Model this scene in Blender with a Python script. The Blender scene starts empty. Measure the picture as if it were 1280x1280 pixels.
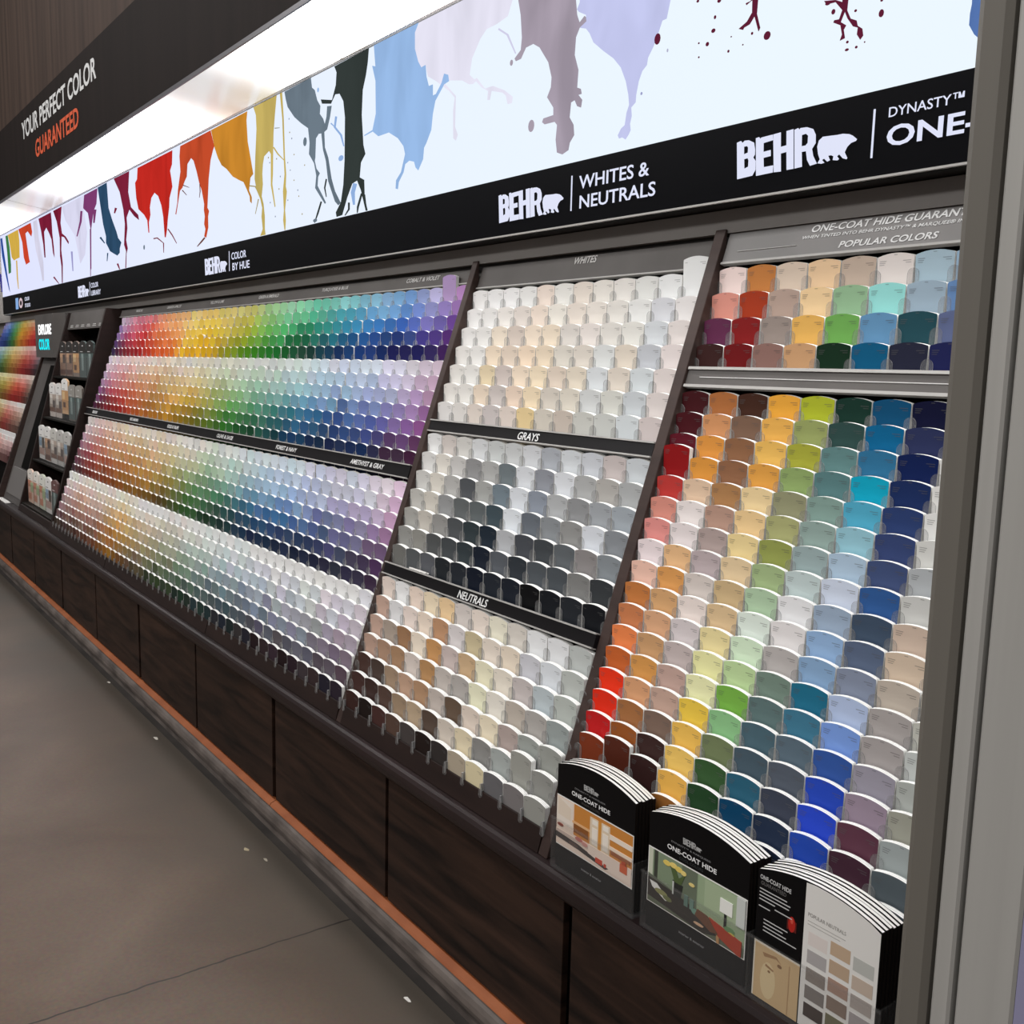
import bpy, bmesh, math, random
from mathutils import Vector, Matrix

random.seed(7)
S = bpy.context.scene
C = S.collection
R = math.radians

# ------------------------------------------------------------------ camera
YAW, PITCH, ROLL, F_PX = -0.942207873, -0.141129391, 0.0239533736, 1260.5
fw = Vector((math.sin(YAW) * math.cos(PITCH), math.cos(YAW) * math.cos(PITCH), math.sin(PITCH)))
rt = Vector((math.cos(YAW), -math.sin(YAW), 0.0))
up = rt.cross(fw)
r2 = rt * math.cos(ROLL) + up * math.sin(ROLL)
u2 = up * math.cos(ROLL) - rt * math.sin(ROLL)
cam_data = bpy.data.cameras.new('camera')
cam_data.sensor_width = 36.0
cam_data.lens = 36.0 * F_PX / 1280.0
cam_data.clip_start = 0.02
cam = bpy.data.objects.new('camera', cam_data)
C.objects.link(cam)
M = Matrix.Identity(4)
for i in range(3):
    M[i][0], M[i][1], M[i][2] = r2[i], u2[i], -fw[i]
M[0][3], M[1][3], M[2][3] = 0.0, 0.0, 1.6
cam.matrix_world = M
S.camera = cam

# ------------------------------------------------------------------ light and exposure
SOFFIT_POWER = 9.0
SIGN_POWER = 1.02
world = bpy.data.worlds.new('store_ambient')
world.use_nodes = True
world.node_tree.nodes['Background'].inputs[0].default_value = (1.0, 0.98, 0.96, 1)
world.node_tree.nodes['Background'].inputs[1].default_value = 0.14
S.world = world


def area_light(name, loc, size_x, size_y, energy, color=(1, 0.985, 0.965), rot=(0, 0, 0)):
    d = bpy.data.lights.new(name, 'AREA')
    d.shape = 'RECTANGLE'
    d.size, d.size_y = size_x, size_y
    d.energy = energy
    d.color = color
    o = bpy.data.objects.new(name, d)
    C.objects.link(o)
    o.location, o.rotation_euler = loc, rot
    return o


# rows of store ceiling lamps over the aisle and over the aisle behind the camera
area_light('ceiling_lamp_row', (-3.5, -1.6, 5.2), 14.0, 0.7, 265, rot=(R(30), 0, 0))
area_light('ceiling_lamp_row', (-3.5, -5.2, 5.4), 14.0, 0.7, 265, rot=(R(45), 0, 0))

S.view_settings.view_transform = 'Standard'
S.view_settings.look = 'None'
S.view_settings.gamma = 1.0
S.view_settings.use_curve_mapping = False
S.view_settings.exposure = 0.0


# ------------------------------------------------------------------ materials
def lin(c):
    return c / 12.92 if c <= 0.04045 else ((c + 0.055) / 1.055) ** 2.4


def hexlin(h):
    return tuple(lin(int(h[i:i + 2], 16) / 255.0) for i in (0, 2, 4))


def mat(name, col, rough=0.5, metal=0.0, spec=0.5, emit=None, strength=0.0):
    m = bpy.data.materials.new(name)
    m.use_nodes = True
    b = m.node_tree.nodes['Principled BSDF']
    c = hexlin(col) if isinstance(col, str) else col
    b.inputs['Base Color'].default_value = (*c, 1)
    b.inputs['Roughness'].default_value = rough
    b.inputs['Metallic'].default_value = metal
    b.inputs['Specular IOR Level'].default_value = spec
    if emit is not None:
        e = hexlin(emit) if isinstance(emit, str) else emit
        b.inputs['Emission Color'].default_value = (*e, 1)
        b.inputs['Emission Strength'].default_value = strength
    return m


def noisy(name, ca, cb, scale=(1, 1, 1), rough=0.5, detail=6.0, nscale=5.0, lo=0.35, hi=0.65, bump=0.0, spec=0.5, distort=0.0, coord='Object'):
    """two-tone procedural colour: a stretched noise between CA and CB"""
    m = bpy.data.materials.new(name)
    m.use_nodes = True
    nt = m.node_tree
    b = nt.nodes['Principled BSDF']
    tc = nt.nodes.new('ShaderNodeTexCoord')
    mp = nt.nodes.new('ShaderNodeMapping')
    mp.inputs['Scale'].default_value = scale
    nz = nt.nodes.new('ShaderNodeTexNoise')
    nz.inputs['Scale'].default_value = nscale
    nz.inputs['Detail'].default_value = detail
    nz.inputs['Distortion'].default_value = distort
    cr = nt.nodes.new('ShaderNodeValToRGB')
    cr.color_ramp.elements[0].position, cr.color_ramp.elements[1].position = lo, hi
    cr.color_ramp.elements[0].color = (*hexlin(ca), 1)
    cr.color_ramp.elements[1].color = (*hexlin(cb), 1)
    nt.links.new(tc.outputs[coord], mp.inputs[0])
    nt.links.new(mp.outputs[0], nz.inputs['Vector'])
    nt.links.new(nz.outputs['Fac'], cr.inputs[0])
    nt.links.new(cr.outputs[0], b.inputs['Base Color'])
    b.inputs['Roughness'].default_value = rough
    b.inputs['Specular IOR Level'].default_value = spec
    if bump:
        bp = nt.nodes.new('ShaderNodeBump')
        bp.inputs['Strength'].default_value = bump
        bp.inputs['Distance'].default_value = 0.002
        nt.links.new(nz.outputs['Fac'], bp.inputs['Height'])
        nt.links.new(bp.outputs[0], b.inputs['Normal'])
    return m


def clear(name, tint=(0.93, 0.93, 0.93), haze=0.16):
    """clear acrylic sheet: mostly see-through, a little haze and a glossy surface"""
    m = bpy.data.materials.new(name)
    m.use_nodes = True
    nt = m.node_tree
    nt.nodes.remove(nt.nodes['Principled BSDF'])
    out = nt.nodes['Material Output']
    tr = nt.nodes.new('ShaderNodeBsdfTransparent')
    tr.inputs[0].default_value = (*tint, 1)
    df = nt.nodes.new('ShaderNodeBsdfDiffuse')
    df.inputs[0].default_value = (0.62, 0.62, 0.62, 1)
    gl = nt.nodes.new('ShaderNodeBsdfGlossy')
    gl.inputs['Roughness'].default_value = 0.12
    m1, m2 = nt.nodes.new('ShaderNodeMixShader'), nt.nodes.new('ShaderNodeMixShader')
    lw = nt.nodes.new('ShaderNodeLayerWeight')
    lw.inputs[0].default_value = 0.5
    pw = nt.nodes.new('ShaderNodeMath'); pw.operation = 'POWER'; pw.inputs[1].default_value = 4.0
    fr = nt.nodes.new('ShaderNodeMath'); fr.operation = 'MULTIPLY_ADD'; fr.inputs[1].default_value = 0.16; fr.inputs[2].default_value = 0.012
    nt.links.new(lw.outputs['Facing'], pw.inputs[0])
    nt.links.new(pw.outputs[0], fr.inputs[0])
    m1.inputs[0].default_value = haze
    nt.links.new(tr.outputs[0], m1.inputs[1])
    nt.links.new(df.outputs[0], m1.inputs[2])
    nt.links.new(fr.outputs[0], m2.inputs[0])
    nt.links.new(m1.outputs[0], m2.inputs[1])
    nt.links.new(gl.outputs[0], m2.inputs[2])
    nt.links.new(m2.outputs[0], out.inputs[0])
    return m


def card_face(name, mode, dim=1.0):
    """paint colour of a card: the object's own colour, or the colour attribute of the far cards"""
    m = bpy.data.materials.new(name)
    m.use_nodes = True
    nt = m.node_tree
    b = nt.nodes['Principled BSDF']
    b.inputs['Roughness'].default_value = 0.5
    b.inputs['Specular IOR Level'].default_value = 0.12
    if mode == 'object':
        n = nt.nodes.new('ShaderNodeObjectInfo')
        src = n.outputs['Color']
    else:
        n = nt.nodes.new('ShaderNodeAttribute')
        n.attribute_name = 'paint'
        src = n.outputs['Color']
    if dim != 1.0:
        mx = nt.nodes.new('ShaderNodeMix')
        mx.data_type = 'RGBA'
        mx.inputs[0].default_value = 1.0 - dim
        mx.inputs['A'].default_value = (0.5, 0.5, 0.5, 1)
        nt.links.new(src, mx.inputs['A'])
        mx.inputs['B'].default_value = (0.10, 0.10, 0.10, 1)
        src = mx.outputs['Result']
    nt.links.new(src, b.inputs['Base Color'])
    return m


def paper_edge(name):
    """edges of a stack of cards: white paper with thin grey lines between the sheets"""
    m = bpy.data.materials.new(name)
    m.use_nodes = True
    nt = m.node_tree
    b = nt.nodes['Principled BSDF']
    b.inputs['Roughness'].default_value = 0.7
    tc = nt.nodes.new('ShaderNodeTexCoord')
    sp = nt.nodes.new('ShaderNodeSeparateXYZ')
    ml = nt.nodes.new('ShaderNodeMath'); ml.operation = 'MULTIPLY'; ml.inputs[1].default_value = 230.0
    fr = nt.nodes.new('ShaderNodeMath'); fr.operation = 'FRACT'
    lt = nt.nodes.new('ShaderNodeMath'); lt.operation = 'LESS_THAN'; lt.inputs[1].default_value = 0.16
    mx = nt.nodes.new('ShaderNodeMix'); mx.data_type = 'RGBA'
    mx.inputs['A'].default_value = (0.86, 0.86, 0.84, 1)
    mx.inputs['B'].default_value = (0.34, 0.33, 0.32, 1)
    nt.links.new(tc.outputs['Object'], sp.inputs[0])
    nt.links.new(sp.outputs['Y'], ml.inputs[0]); nt.links.new(ml.outputs[0], fr.inputs[0]); nt.links.new(fr.outputs[0], lt.inputs[0])
    nt.links.new(lt.outputs[0], mx.inputs[0]); nt.links.new(mx.outputs['Result'], b.inputs['Base Color'])
    return m


# ------------------------------------------------------------------ mesh helpers
class MB:
    """collects boxes and prisms; build() links them as ONE mesh object"""

    def __init__(self):
        self.v, self.f, self.m = [], [], []

    def face(self, pts, mi=0):
        n = len(self.v)
        self.v += [tuple(p) for p in pts]
        self.f.append(tuple(range(n, n + len(pts))))
        self.m.append(mi)
        return self

    def box(self, x0, x1, y0, y1, z0, z1, mi=0):
        n = len(self.v)
        self.v += [(x0, y0, z0), (x1, y0, z0), (x1, y1, z0), (x0, y1, z0), (x0, y0, z1), (x1, y0, z1), (x1, y1, z1), (x0, y1, z1)]
        for q in ((0, 3, 2, 1), (4, 5, 6, 7), (0, 1, 5, 4), (1, 2, 6, 5), (2, 3, 7, 6), (3, 0, 4, 7)):
            self.f.append(tuple(n + i for i in q)); self.m.append(mi)
        return self

    def prism_x(self, prof, x0, x1, mi=0):
        """profile of (y, z) points swept along X"""
        n, k = len(self.v), len(prof)
        self.v += [(x0, y, z) for y, z in prof] + [(x1, y, z) for y, z in prof]
        for i in range(k):
            j = (i + 1) % k
            self.f.append((n + i, n + j, n + k + j, n + k + i)); self.m.append(mi)
        self.f.append(tuple(n + i for i in range(k))[::-1]); self.m.append(mi)
        self.f.append(tuple(n + k + i for i in range(k))); self.m.append(mi)
        return self

    def prism_y(self, prof, y0, y1, mi=0, side=None):
        """outline of (x, z) points with front face at y0, swept to y1"""
        n, k = len(self.v), len(prof)
        s = mi if side is None else side
        self.v += [(x, y0, z) for x, z in prof] + [(x, y1, z) for x, z in prof]
        self.f.append(tuple(n + i for i in range(k))); self.m.append(mi)
        self.f.append(tuple(n + k + i for i in range(k))[::-1]); self.m.append(s)
        for i in range(k):
            j = (i + 1) % k
            self.f.append((n + i, n + k + i, n + k + j, n + j)); self.m.append(s)
        return self

    def prism_z(self, prof, z0, z1, mi=0):
        n, k = len(self.v), len(prof)
        self.v += [(x, y, z0) for x, y in prof] + [(x, y, z1) for x, y in prof]
        for i in range(k):
            j = (i + 1) % k
            self.f.append((n + i, n + j, n + k + j, n + k + i)); self.m.append(mi)
        self.f.append(tuple(n + i for i in range(k))[::-1]); self.m.append(mi)
        self.f.append(tuple(n + k + i for i in range(k))); self.m.append(mi)
        return self

    def mesh(self, name, mats):
        me = bpy.data.meshes.new(name)
        me.from_pydata(self.v, [], self.f)
        for m in mats:
            me.materials.append(m)
        for p, i in zip(me.polygons, self.m):
            p.material_index = i
        bm = bmesh.new(); bm.from_mesh(me)
        bmesh.ops.recalc_face_normals(bm, faces=bm.faces)
        bm.to_mesh(me); bm.free()
        return me

    def build(self, name, mats, parent=None, bevel=0.0):
        mats = mats if isinstance(mats, (list, tuple)) else [mats]
        o = bpy.data.objects.new(name, self.mesh(name, mats))
        C.objects.link(o)
        if parent is not None:
            o.parent = parent
            o.matrix_parent_inverse = world_of(parent).inverted()
        if bevel:
            b = o.modifiers.new('bevel', 'BEVEL')
            b.width, b.segments, b.limit_method = bevel, 2, 'ANGLE'
        return o


def world_of(o):
    m = o.matrix_basis.copy()
    while o.parent is not None:
        m = o.parent.matrix_basis @ o.matrix_parent_inverse @ m
        o = o.parent
    return m


def tag(o, label, cat, group=None, kind=None):
    o['label'], o['category'] = label, cat
    if group:
        o['group'] = group
    if kind:
        o['kind'] = kind
    return o


def struct(o, label=None):
    o['kind'] = 'structure'
    if label:
        o['label'] = label
    return o


def thing(name, label, cat, loc, group=None):
    o = bpy.data.objects.new(name, None)
    o.empty_display_size = 0.05
    C.objects.link(o)
    o.location = loc
    return tag(o, label, cat, group)


TEXTS = []


def text(name, body, m, parent, loc, width, height, tilt=0.0, shear=0.0, bold=0.0, align='LEFT', spacing=1.0):
    """flat lettering of a given width and capital height; faces -Y, leaned back by TILT"""
    cu = bpy.data.curves.new(name, 'FONT')
    cu.body = body
    cu.size = 1.0
    cu.shear = shear
    cu.offset = bold
    cu.extrude = 0.004
    cu.space_character = spacing
    cu.resolution_u = 3
    cu.materials.append(m)
    o = bpy.data.objects.new(name, cu)
    C.objects.link(o)
    o.rotation_euler = (R(90) - tilt, 0, 0)
    TEXTS.append((o, parent, loc, width, height, align))
    return o


def to_mesh(o, parent):
    """swap a curve or text object for a plain mesh object of the same name"""
    bpy.context.view_layer.update()
    dg = bpy.context.evaluated_depsgraph_get()
    me = bpy.data.meshes.new_from_object(o.evaluated_get(dg))
    n = bpy.data.objects.new('swap', me)
    C.objects.link(n)
    n.matrix_basis = o.matrix_basis.copy()
    if parent is not None:
        n.parent = parent
        n.matrix_parent_inverse = world_of(parent).inverted()
    name = o.name
    bpy.data.objects.remove(o)
    n.name = name
    return n


def settle_texts():
    bpy.context.view_layer.update()
    for o, parent, loc, width, height, align in TEXTS:
        bb = [Vector(c) for c in o.bound_box]
        x0, x1 = min(c.x for c in bb), max(c.x for c in bb)
        y0, y1 = min(c.y for c in bb), max(c.y for c in bb)
        sx, sy = width / (x1 - x0), height / (y1 - y0)
        o.scale = (sx, sy, min(sx, sy))
        rot = o.rotation_euler.to_matrix()
        o.location = Vector(loc) - rot @ Vector((x0 * sx, y0 * sy, 0))
    bpy.context.view_layer.update()
    dg = bpy.context.evaluated_depsgraph_get()
    made = []
    for o, parent, loc, width, height, align in TEXTS:
        me = bpy.data.meshes.new_from_object(o.evaluated_get(dg))
        made.append((me, o.matrix_basis.copy(), parent))
    for o, *_ in TEXTS:
        bpy.data.objects.remove(o)
    for me, mb, parent in made:
        n = bpy.data.objects.new('lettering', me)
        C.objects.link(n)
        n.matrix_basis = mb
        if parent is not None:
            n.parent = parent
            n.matrix_parent_inverse = world_of(parent).inverted()


def flat_shape(name, rings, m, parent, y, thick=0.0006):
    """a flat printed or cut shape on a plane facing -Y, with holes, from rings of (x, z) points"""
    cu = bpy.data.curves.new(name, 'CURVE')
    cu.dimensions = '2D'
    cu.fill_mode = 'BOTH'
    cu.extrude = thick
    for ring in rings:
        sp = cu.splines.new('POLY')
        sp.points.add(len(ring) - 1)
        for p, (x, z) in zip(sp.points, ring):
            p.co = (x, z, 0, 1)
        sp.use_cyclic_u = True
    cu.materials.append(m)
    o = bpy.data.objects.new(name, cu)
    C.objects.link(o)
    o.rotation_euler = (R(90), 0, 0)
    o.location = (0, y, 0)
    return to_mesh(o, parent)


ORD = 'first second third fourth fifth sixth seventh eighth ninth tenth eleventh twelfth thirteenth fourteenth fifteenth sixteenth seventeenth eighteenth'.split()


def colour_word(h):
    import colorsys
    r, g, b = (int(h[i:i + 2], 16) / 255.0 for i in (0, 2, 4))
    hu, l, s = colorsys.rgb_to_hls(r, g, b)
    d = hu * 360
    sat = max(r, g, b) - min(r, g, b)
    if sat < 0.055 or (l < 0.16 and sat < 0.10):
        if l > 0.84: return 'off-white'
        if l > 0.70: return 'pale gray'
        if l > 0.50: return 'mid gray'
        if l > 0.28: return 'dark gray'
        return 'near-black'
    if d < 16 or d >= 340:
        return 'pale pink' if l > 0.72 else 'dusty pink' if l > 0.5 and sat < 0.4 else 'dark red' if l < 0.3 else 'red'
    if d < 42:
        if l > 0.80: return 'cream'
        if l > 0.62: return 'beige' if sat < 0.25 else 'peach'
        if sat > 0.45: return 'orange'
        return 'tan' if l > 0.40 else 'brown' if l > 0.2 else 'dark brown'
    if d < 62:
        return 'ivory' if l > 0.8 else 'yellow' if sat > 0.45 else 'khaki' if l > 0.4 else 'olive'
    if d < 95:
        return 'pale green' if l > 0.75 else 'lime green' if sat > 0.4 else 'olive green'
    if d < 165:
        return 'pale green' if l > 0.75 else 'sage green' if sat < 0.18 and l > 0.35 else 'dark green' if l < 0.25 else 'green'
    if d < 200:
        return 'pale aqua' if l > 0.72 else 'turquoise' if l > 0.42 else 'dark teal' if l < 0.25 else 'teal'
    if d < 250:
        if l > 0.78: return 'pale blue'
        if sat < 0.14: return 'blue-gray'
        return 'light blue' if l > 0.6 else 'navy blue' if l < 0.27 else 'blue'
    if d < 300:
        return 'lavender' if l > 0.66 else 'purple' if l > 0.27 else 'dark purple'
    return 'pale mauve' if l > 0.7 else 'mauve' if l > 0.42 else 'plum'


# ------------------------------------------------------------------ traced print outlines on the sign, metres (x, z)
SPLASHES = [
 ('red','C22A22',[(-5.957,2.656),(-5.345,2.657),(-5.356,2.59),(-5.389,2.563),(-5.37,2.518),(-5.358,2.48),(-5.408,2.43),(-5.418,2.384),(-5.447,2.321),(-5.46,2.28),(-5.485,2.239),(-5.501,2.241),(-5.518,2.348),(-5.545,2.408),(-5.596,2.462),(-5.66,2.487),(-5.719,2.467),(-5.75,2.421),(-5.743,2.381),(-5.774,2.344),(-5.772,2.289),(-5.786,2.291),(-5.801,2.357),(-5.857,2.393),(-5.96,2.434),(-5.998,2.499),(-6.012,2.583),(-5.973,2.598)]),
 ('orange red','C04A2A',[(-5.218,2.657),(-4.783,2.659),(-4.737,2.581),(-4.754,2.569),(-4.79,2.527),(-4.82,2.447),(-4.832,2.38),(-4.844,2.319),(-4.822,2.302),(-4.837,2.278),(-4.836,2.229),(-4.868,2.183),(-4.894,2.191),(-4.875,2.224),(-4.891,2.249),(-4.88,2.283),(-4.891,2.313),(-4.886,2.341),(-4.917,2.408),(-4.95,2.447),(-4.983,2.503),(-5.024,2.559),(-5.06,2.577),(-5.117,2.557),(-5.13,2.5),(-5.165,2.481),(-5.2,2.455),(-5.239,2.445),(-5.272,2.391),(-5.306,2.336),(-5.316,2.34),(-5.282,2.392),(-5.268,2.451),(-5.241,2.503),(-5.223,2.536),(-5.233,2.61)]),
 ('amber','C8862E',[(-4.775,2.659),(-4.328,2.661),(-4.339,2.626),(-4.328,2.537),(-4.292,2.45),(-4.27,2.395),(-4.302,2.384),(-4.32,2.334),(-4.29,2.302),(-4.291,2.276),(-4.308,2.286),(-4.311,2.307),(-4.346,2.343),(-4.381,2.376),(-4.432,2.391),(-4.507,2.416),(-4.582,2.459),(-4.644,2.484),(-4.691,2.524),(-4.729,2.571)]),
 ('mustard yellow','C4AE62',[(-4.257,2.664),(-4.013,2.665),(-4.033,2.592),(-4.048,2.527),(-4.053,2.459),(-4.058,2.366),(-4.065,2.328),(-4.035,2.235),(-4.042,2.233),(-4.079,2.324),(-4.076,2.448),(-4.095,2.463),(-4.148,2.449),(-4.162,2.421),(-4.17,2.382),(-4.165,2.34),(-4.179,2.292),(-4.16,2.259),(-4.148,2.207),(-4.149,2.156),(-4.141,2.127),(-4.198,2.125),(-4.17,2.158),(-4.182,2.21),(-4.174,2.245),(-4.193,2.283),(-4.233,2.324),(-4.253,2.372),(-4.243,2.458),(-4.226,2.571),(-4.231,2.628)]),
 ('thin mustard','C4AE62',[(-3.981,2.667),(-3.96,2.667),(-3.946,2.562),(-3.937,2.417),(-3.926,2.348),(-3.931,2.301),(-3.921,2.28),(-3.94,2.21),(-3.933,2.17),(-3.939,2.131),(-3.946,2.132),(-3.958,2.172),(-3.95,2.211),(-3.958,2.285),(-3.941,2.35),(-3.949,2.419),(-3.959,2.565)]),
 ('slate gray','6A7884',[(-3.935,2.663),(-3.691,2.666),(-3.681,2.628),(-3.657,2.615),(-3.636,2.575),(-3.609,2.549),(-3.614,2.522),(-3.585,2.499),(-3.571,2.477),(-3.556,2.5),(-3.55,2.537),(-3.514,2.532),(-3.528,2.495),(-3.552,2.456),(-3.576,2.451),(-3.571,2.395),(-3.543,2.355),(-3.515,2.275),(-3.487,2.228),(-3.441,2.182),(-3.46,2.175),(-3.487,2.192),(-3.543,2.271),(-3.562,2.346),(-3.586,2.389),(-3.6,2.45),(-3.624,2.452),(-3.648,2.44),(-3.654,2.371),(-3.659,2.36),(-3.644,2.329),(-3.615,2.309),(-3.63,2.298),(-3.635,2.266),(-3.591,2.224),(-3.563,2.196),(-3.572,2.193),(-3.621,2.232),(-3.655,2.26),(-3.645,2.304),(-3.664,2.352),(-3.709,2.392),(-3.703,2.432),(-3.716,2.488),(-3.779,2.517),(-3.842,2.551),(-3.905,2.6),(-3.921,2.629)]),
 ('dark green black','333A38',[(-3.49,2.663),(-3.227,2.666),(-3.235,2.621),(-3.248,2.583),(-3.271,2.539),(-3.278,2.458),(-3.265,2.356),(-3.25,2.324),(-3.283,2.3),(-3.292,2.251),(-3.258,2.238),(-3.254,2.178),(-3.232,2.129),(-3.245,2.131),(-3.282,2.207),(-3.311,2.243),(-3.349,2.237),(-3.388,2.194),(-3.428,2.137),(-3.473,2.135),(-3.479,2.152),(-3.438,2.183),(-3.418,2.241),(-3.408,2.327),(-3.405,2.472),(-3.418,2.53),(-3.448,2.561),(-3.484,2.566),(-3.519,2.54),(-3.593,2.554),(-3.603,2.571),(-3.509,2.551),(-3.478,2.597),(-3.472,2.639)]),
 ('light blue','96B8E4',[(-3.19,2.667),(-2.897,2.668),(-2.918,2.642),(-2.917,2.593),(-2.896,2.55),(-2.876,2.528),(-2.851,2.53),(-2.845,2.495),(-2.83,2.463),(-2.806,2.463),(-2.805,2.43),(-2.786,2.431),(-2.754,2.457),(-2.74,2.481),(-2.717,2.473),(-2.712,2.454),(-2.739,2.45),(-2.79,2.412),(-2.804,2.376),(-2.812,2.33),(-2.841,2.295),(-2.855,2.283),(-2.86,2.249),(-2.889,2.219),(-2.905,2.23),(-2.915,2.249),(-2.947,2.257),(-2.973,2.25),(-2.983,2.226),(-3.014,2.199),(-3.02,2.177),(-3.034,2.181),(-3.031,2.207),(-2.999,2.228),(-2.985,2.257),(-2.973,2.281),(-2.984,2.308),(-3.022,2.339),(-3.083,2.367),(-3.156,2.367),(-3.196,2.389),(-3.256,2.384),(-3.258,2.387),(-3.197,2.394),(-3.174,2.443),(-3.177,2.549),(-3.201,2.603),(-3.178,2.596)]),
 ('pale lavender','E4E2F2',[(-2.894,2.668),(-2.357,2.67),(-2.413,2.564),(-2.468,2.556),(-2.516,2.555),(-2.548,2.536),(-2.589,2.492),(-2.601,2.449),(-2.574,2.43),(-2.562,2.432),(-2.519,2.394),(-2.478,2.393),(-2.421,2.37),(-2.381,2.345),(-2.384,2.329),(-2.404,2.33),(-2.413,2.354),(-2.429,2.365),(-2.485,2.381),(-2.493,2.358),(-2.505,2.36),(-2.502,2.384),(-2.535,2.4),(-2.566,2.424),(-2.583,2.419),(-2.604,2.423),(-2.64,2.441),(-2.703,2.454),(-2.749,2.461),(-2.674,2.404),(-2.676,2.316),(-2.66,2.29),(-2.67,2.275),(-2.684,2.284),(-2.687,2.365),(-2.679,2.4),(-2.711,2.425),(-2.787,2.469),(-2.836,2.493),(-2.851,2.53),(-2.876,2.528),(-2.896,2.55),(-2.917,2.593),(-2.918,2.642)]),
 ('mauve','A79CAA',[(-2.365,2.669),(-2.117,2.667),(-2.115,2.528),(-2.108,2.49),(-2.097,2.469),(-2.078,2.48),(-2.066,2.471),(-2.072,2.46),(-2.096,2.457),(-2.11,2.437),(-2.113,2.395),(-2.096,2.355),(-2.099,2.313),(-2.084,2.307),(-2.08,2.294),(-2.093,2.294),(-2.077,2.279),(-2.081,2.261),(-2.096,2.267),(-2.107,2.284),(-2.122,2.281),(-2.126,2.245),(-2.109,2.224),(-2.105,2.198),(-2.122,2.182),(-2.127,2.164),(-2.152,2.157),(-2.174,2.165),(-2.181,2.198),(-2.177,2.235),(-2.188,2.245),(-2.231,2.246),(-2.242,2.253),(-2.237,2.262),(-2.194,2.263),(-2.195,2.282),(-2.223,2.313),(-2.208,2.335),(-2.206,2.36),(-2.222,2.401),(-2.262,2.447),(-2.291,2.463),(-2.324,2.461),(-2.346,2.437),(-2.369,2.436),(-2.375,2.444),(-2.347,2.46),(-2.343,2.491),(-2.351,2.551),(-2.364,2.593)]),
 ('lavender blue','C2C6EC',[(-2.101,2.666),(-1.773,2.665),(-1.772,2.438),(-1.782,2.4),(-1.796,2.399),(-1.807,2.376),(-1.822,2.349),(-1.839,2.328),(-1.842,2.312),(-1.857,2.302),(-1.868,2.281),(-1.875,2.252),(-1.876,2.235),(-1.891,2.226),(-1.888,2.206),(-1.893,2.189),(-1.89,2.174),(-1.896,2.165),(-1.907,2.155),(-1.919,2.162),(-1.93,2.161),(-1.935,2.169),(-1.924,2.183),(-1.911,2.189),(-1.906,2.217),(-1.898,2.233),(-1.902,2.257),(-1.913,2.29),(-1.933,2.326),(-1.961,2.353),(-2.0,2.379),(-2.039,2.408),(-2.055,2.433),(-2.07,2.448),(-2.095,2.456),(-2.069,2.465),(-2.072,2.481),(-2.1,2.495),(-2.108,2.503),(-2.098,2.517)]),
 ('burgundy','5E1E34',[(-1.541,2.513),(-1.519,2.506),(-1.512,2.369),(-1.513,2.342),(-1.502,2.312),(-1.506,2.306),(-1.519,2.339),(-1.531,2.326),(-1.546,2.323),(-1.549,2.319),(-1.561,2.324),(-1.539,2.333),(-1.526,2.348),(-1.527,2.373),(-1.543,2.367),(-1.545,2.371),(-1.531,2.372)]),
 ('burgundy','5E1E34',[(-1.311,2.441),(-1.296,2.436),(-1.288,2.31),(-1.289,2.292),(-1.28,2.275),(-1.266,2.268),(-1.263,2.258),(-1.252,2.25),(-1.249,2.237),(-1.255,2.231),(-1.263,2.242),(-1.262,2.254),(-1.273,2.259),(-1.287,2.277),(-1.294,2.291),(-1.302,2.274),(-1.289,2.265),(-1.294,2.258),(-1.29,2.242),(-1.301,2.24),(-1.297,2.25),(-1.302,2.268),(-1.319,2.277),(-1.317,2.281),(-1.306,2.28),(-1.3,2.295),(-1.317,2.314),(-1.338,2.315),(-1.344,2.323),(-1.317,2.318),(-1.301,2.31)]),
 ('mid blue','5878B4',[(-1.046,2.359),(-0.966,2.333),(-0.959,2.181),(-0.997,2.16),(-1.024,2.185),(-1.035,2.203),(-1.035,2.222),(-1.033,2.236)]),
 ('crimson','7A2038',[(-6.448,2.663),(-6.123,2.662),(-6.154,2.551),(-6.107,2.461),(-5.97,2.405),(-5.957,2.375),(-6.048,2.406),(-6.14,2.452),(-6.202,2.413),(-6.192,2.354),(-6.224,2.289),(-6.196,2.239),(-6.224,2.212),(-6.241,2.126),(-6.258,2.127),(-6.231,2.226),(-6.268,2.265),(-6.239,2.381),(-6.263,2.465),(-6.328,2.572)]),
 ('navy blue','2C4A66',[(-6.82,2.659),(-6.609,2.661),(-6.584,2.509),(-6.51,2.431),(-6.423,2.353),(-6.392,2.315),(-6.326,2.284),(-6.364,2.252),(-6.367,2.227),(-6.421,2.215),(-6.499,2.233),(-6.579,2.253),(-6.613,2.276),(-6.665,2.308),(-6.66,2.348),(-6.718,2.425),(-6.746,2.491)]),
 ('purple','7A3A6C',[(-7.168,2.655),(-6.833,2.657),(-6.868,2.567),(-6.943,2.53),(-7.019,2.427),(-7.05,2.175),(-7.064,2.176),(-7.034,2.428),(-7.087,2.533),(-7.229,2.584)]),
 ('pale violet','D6D5EC',[(-7.814,2.652),(-7.168,2.655),(-7.204,2.582),(-7.128,2.419),(-7.198,2.281),(-7.333,2.23),(-7.461,2.425),(-7.716,2.55)]),
 ('dark red','7A1E36',[(-8.593,2.65),(-8.163,2.652),(-8.148,2.596),(-8.141,2.5),(-8.109,2.401),(-8.098,2.325),(-8.141,2.361),(-8.173,2.46),(-8.24,2.509),(-8.333,2.561),(-8.417,2.536),(-8.407,2.447),(-8.4,2.347),(-8.437,2.35),(-8.46,2.451),(-8.52,2.556)]),
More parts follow.
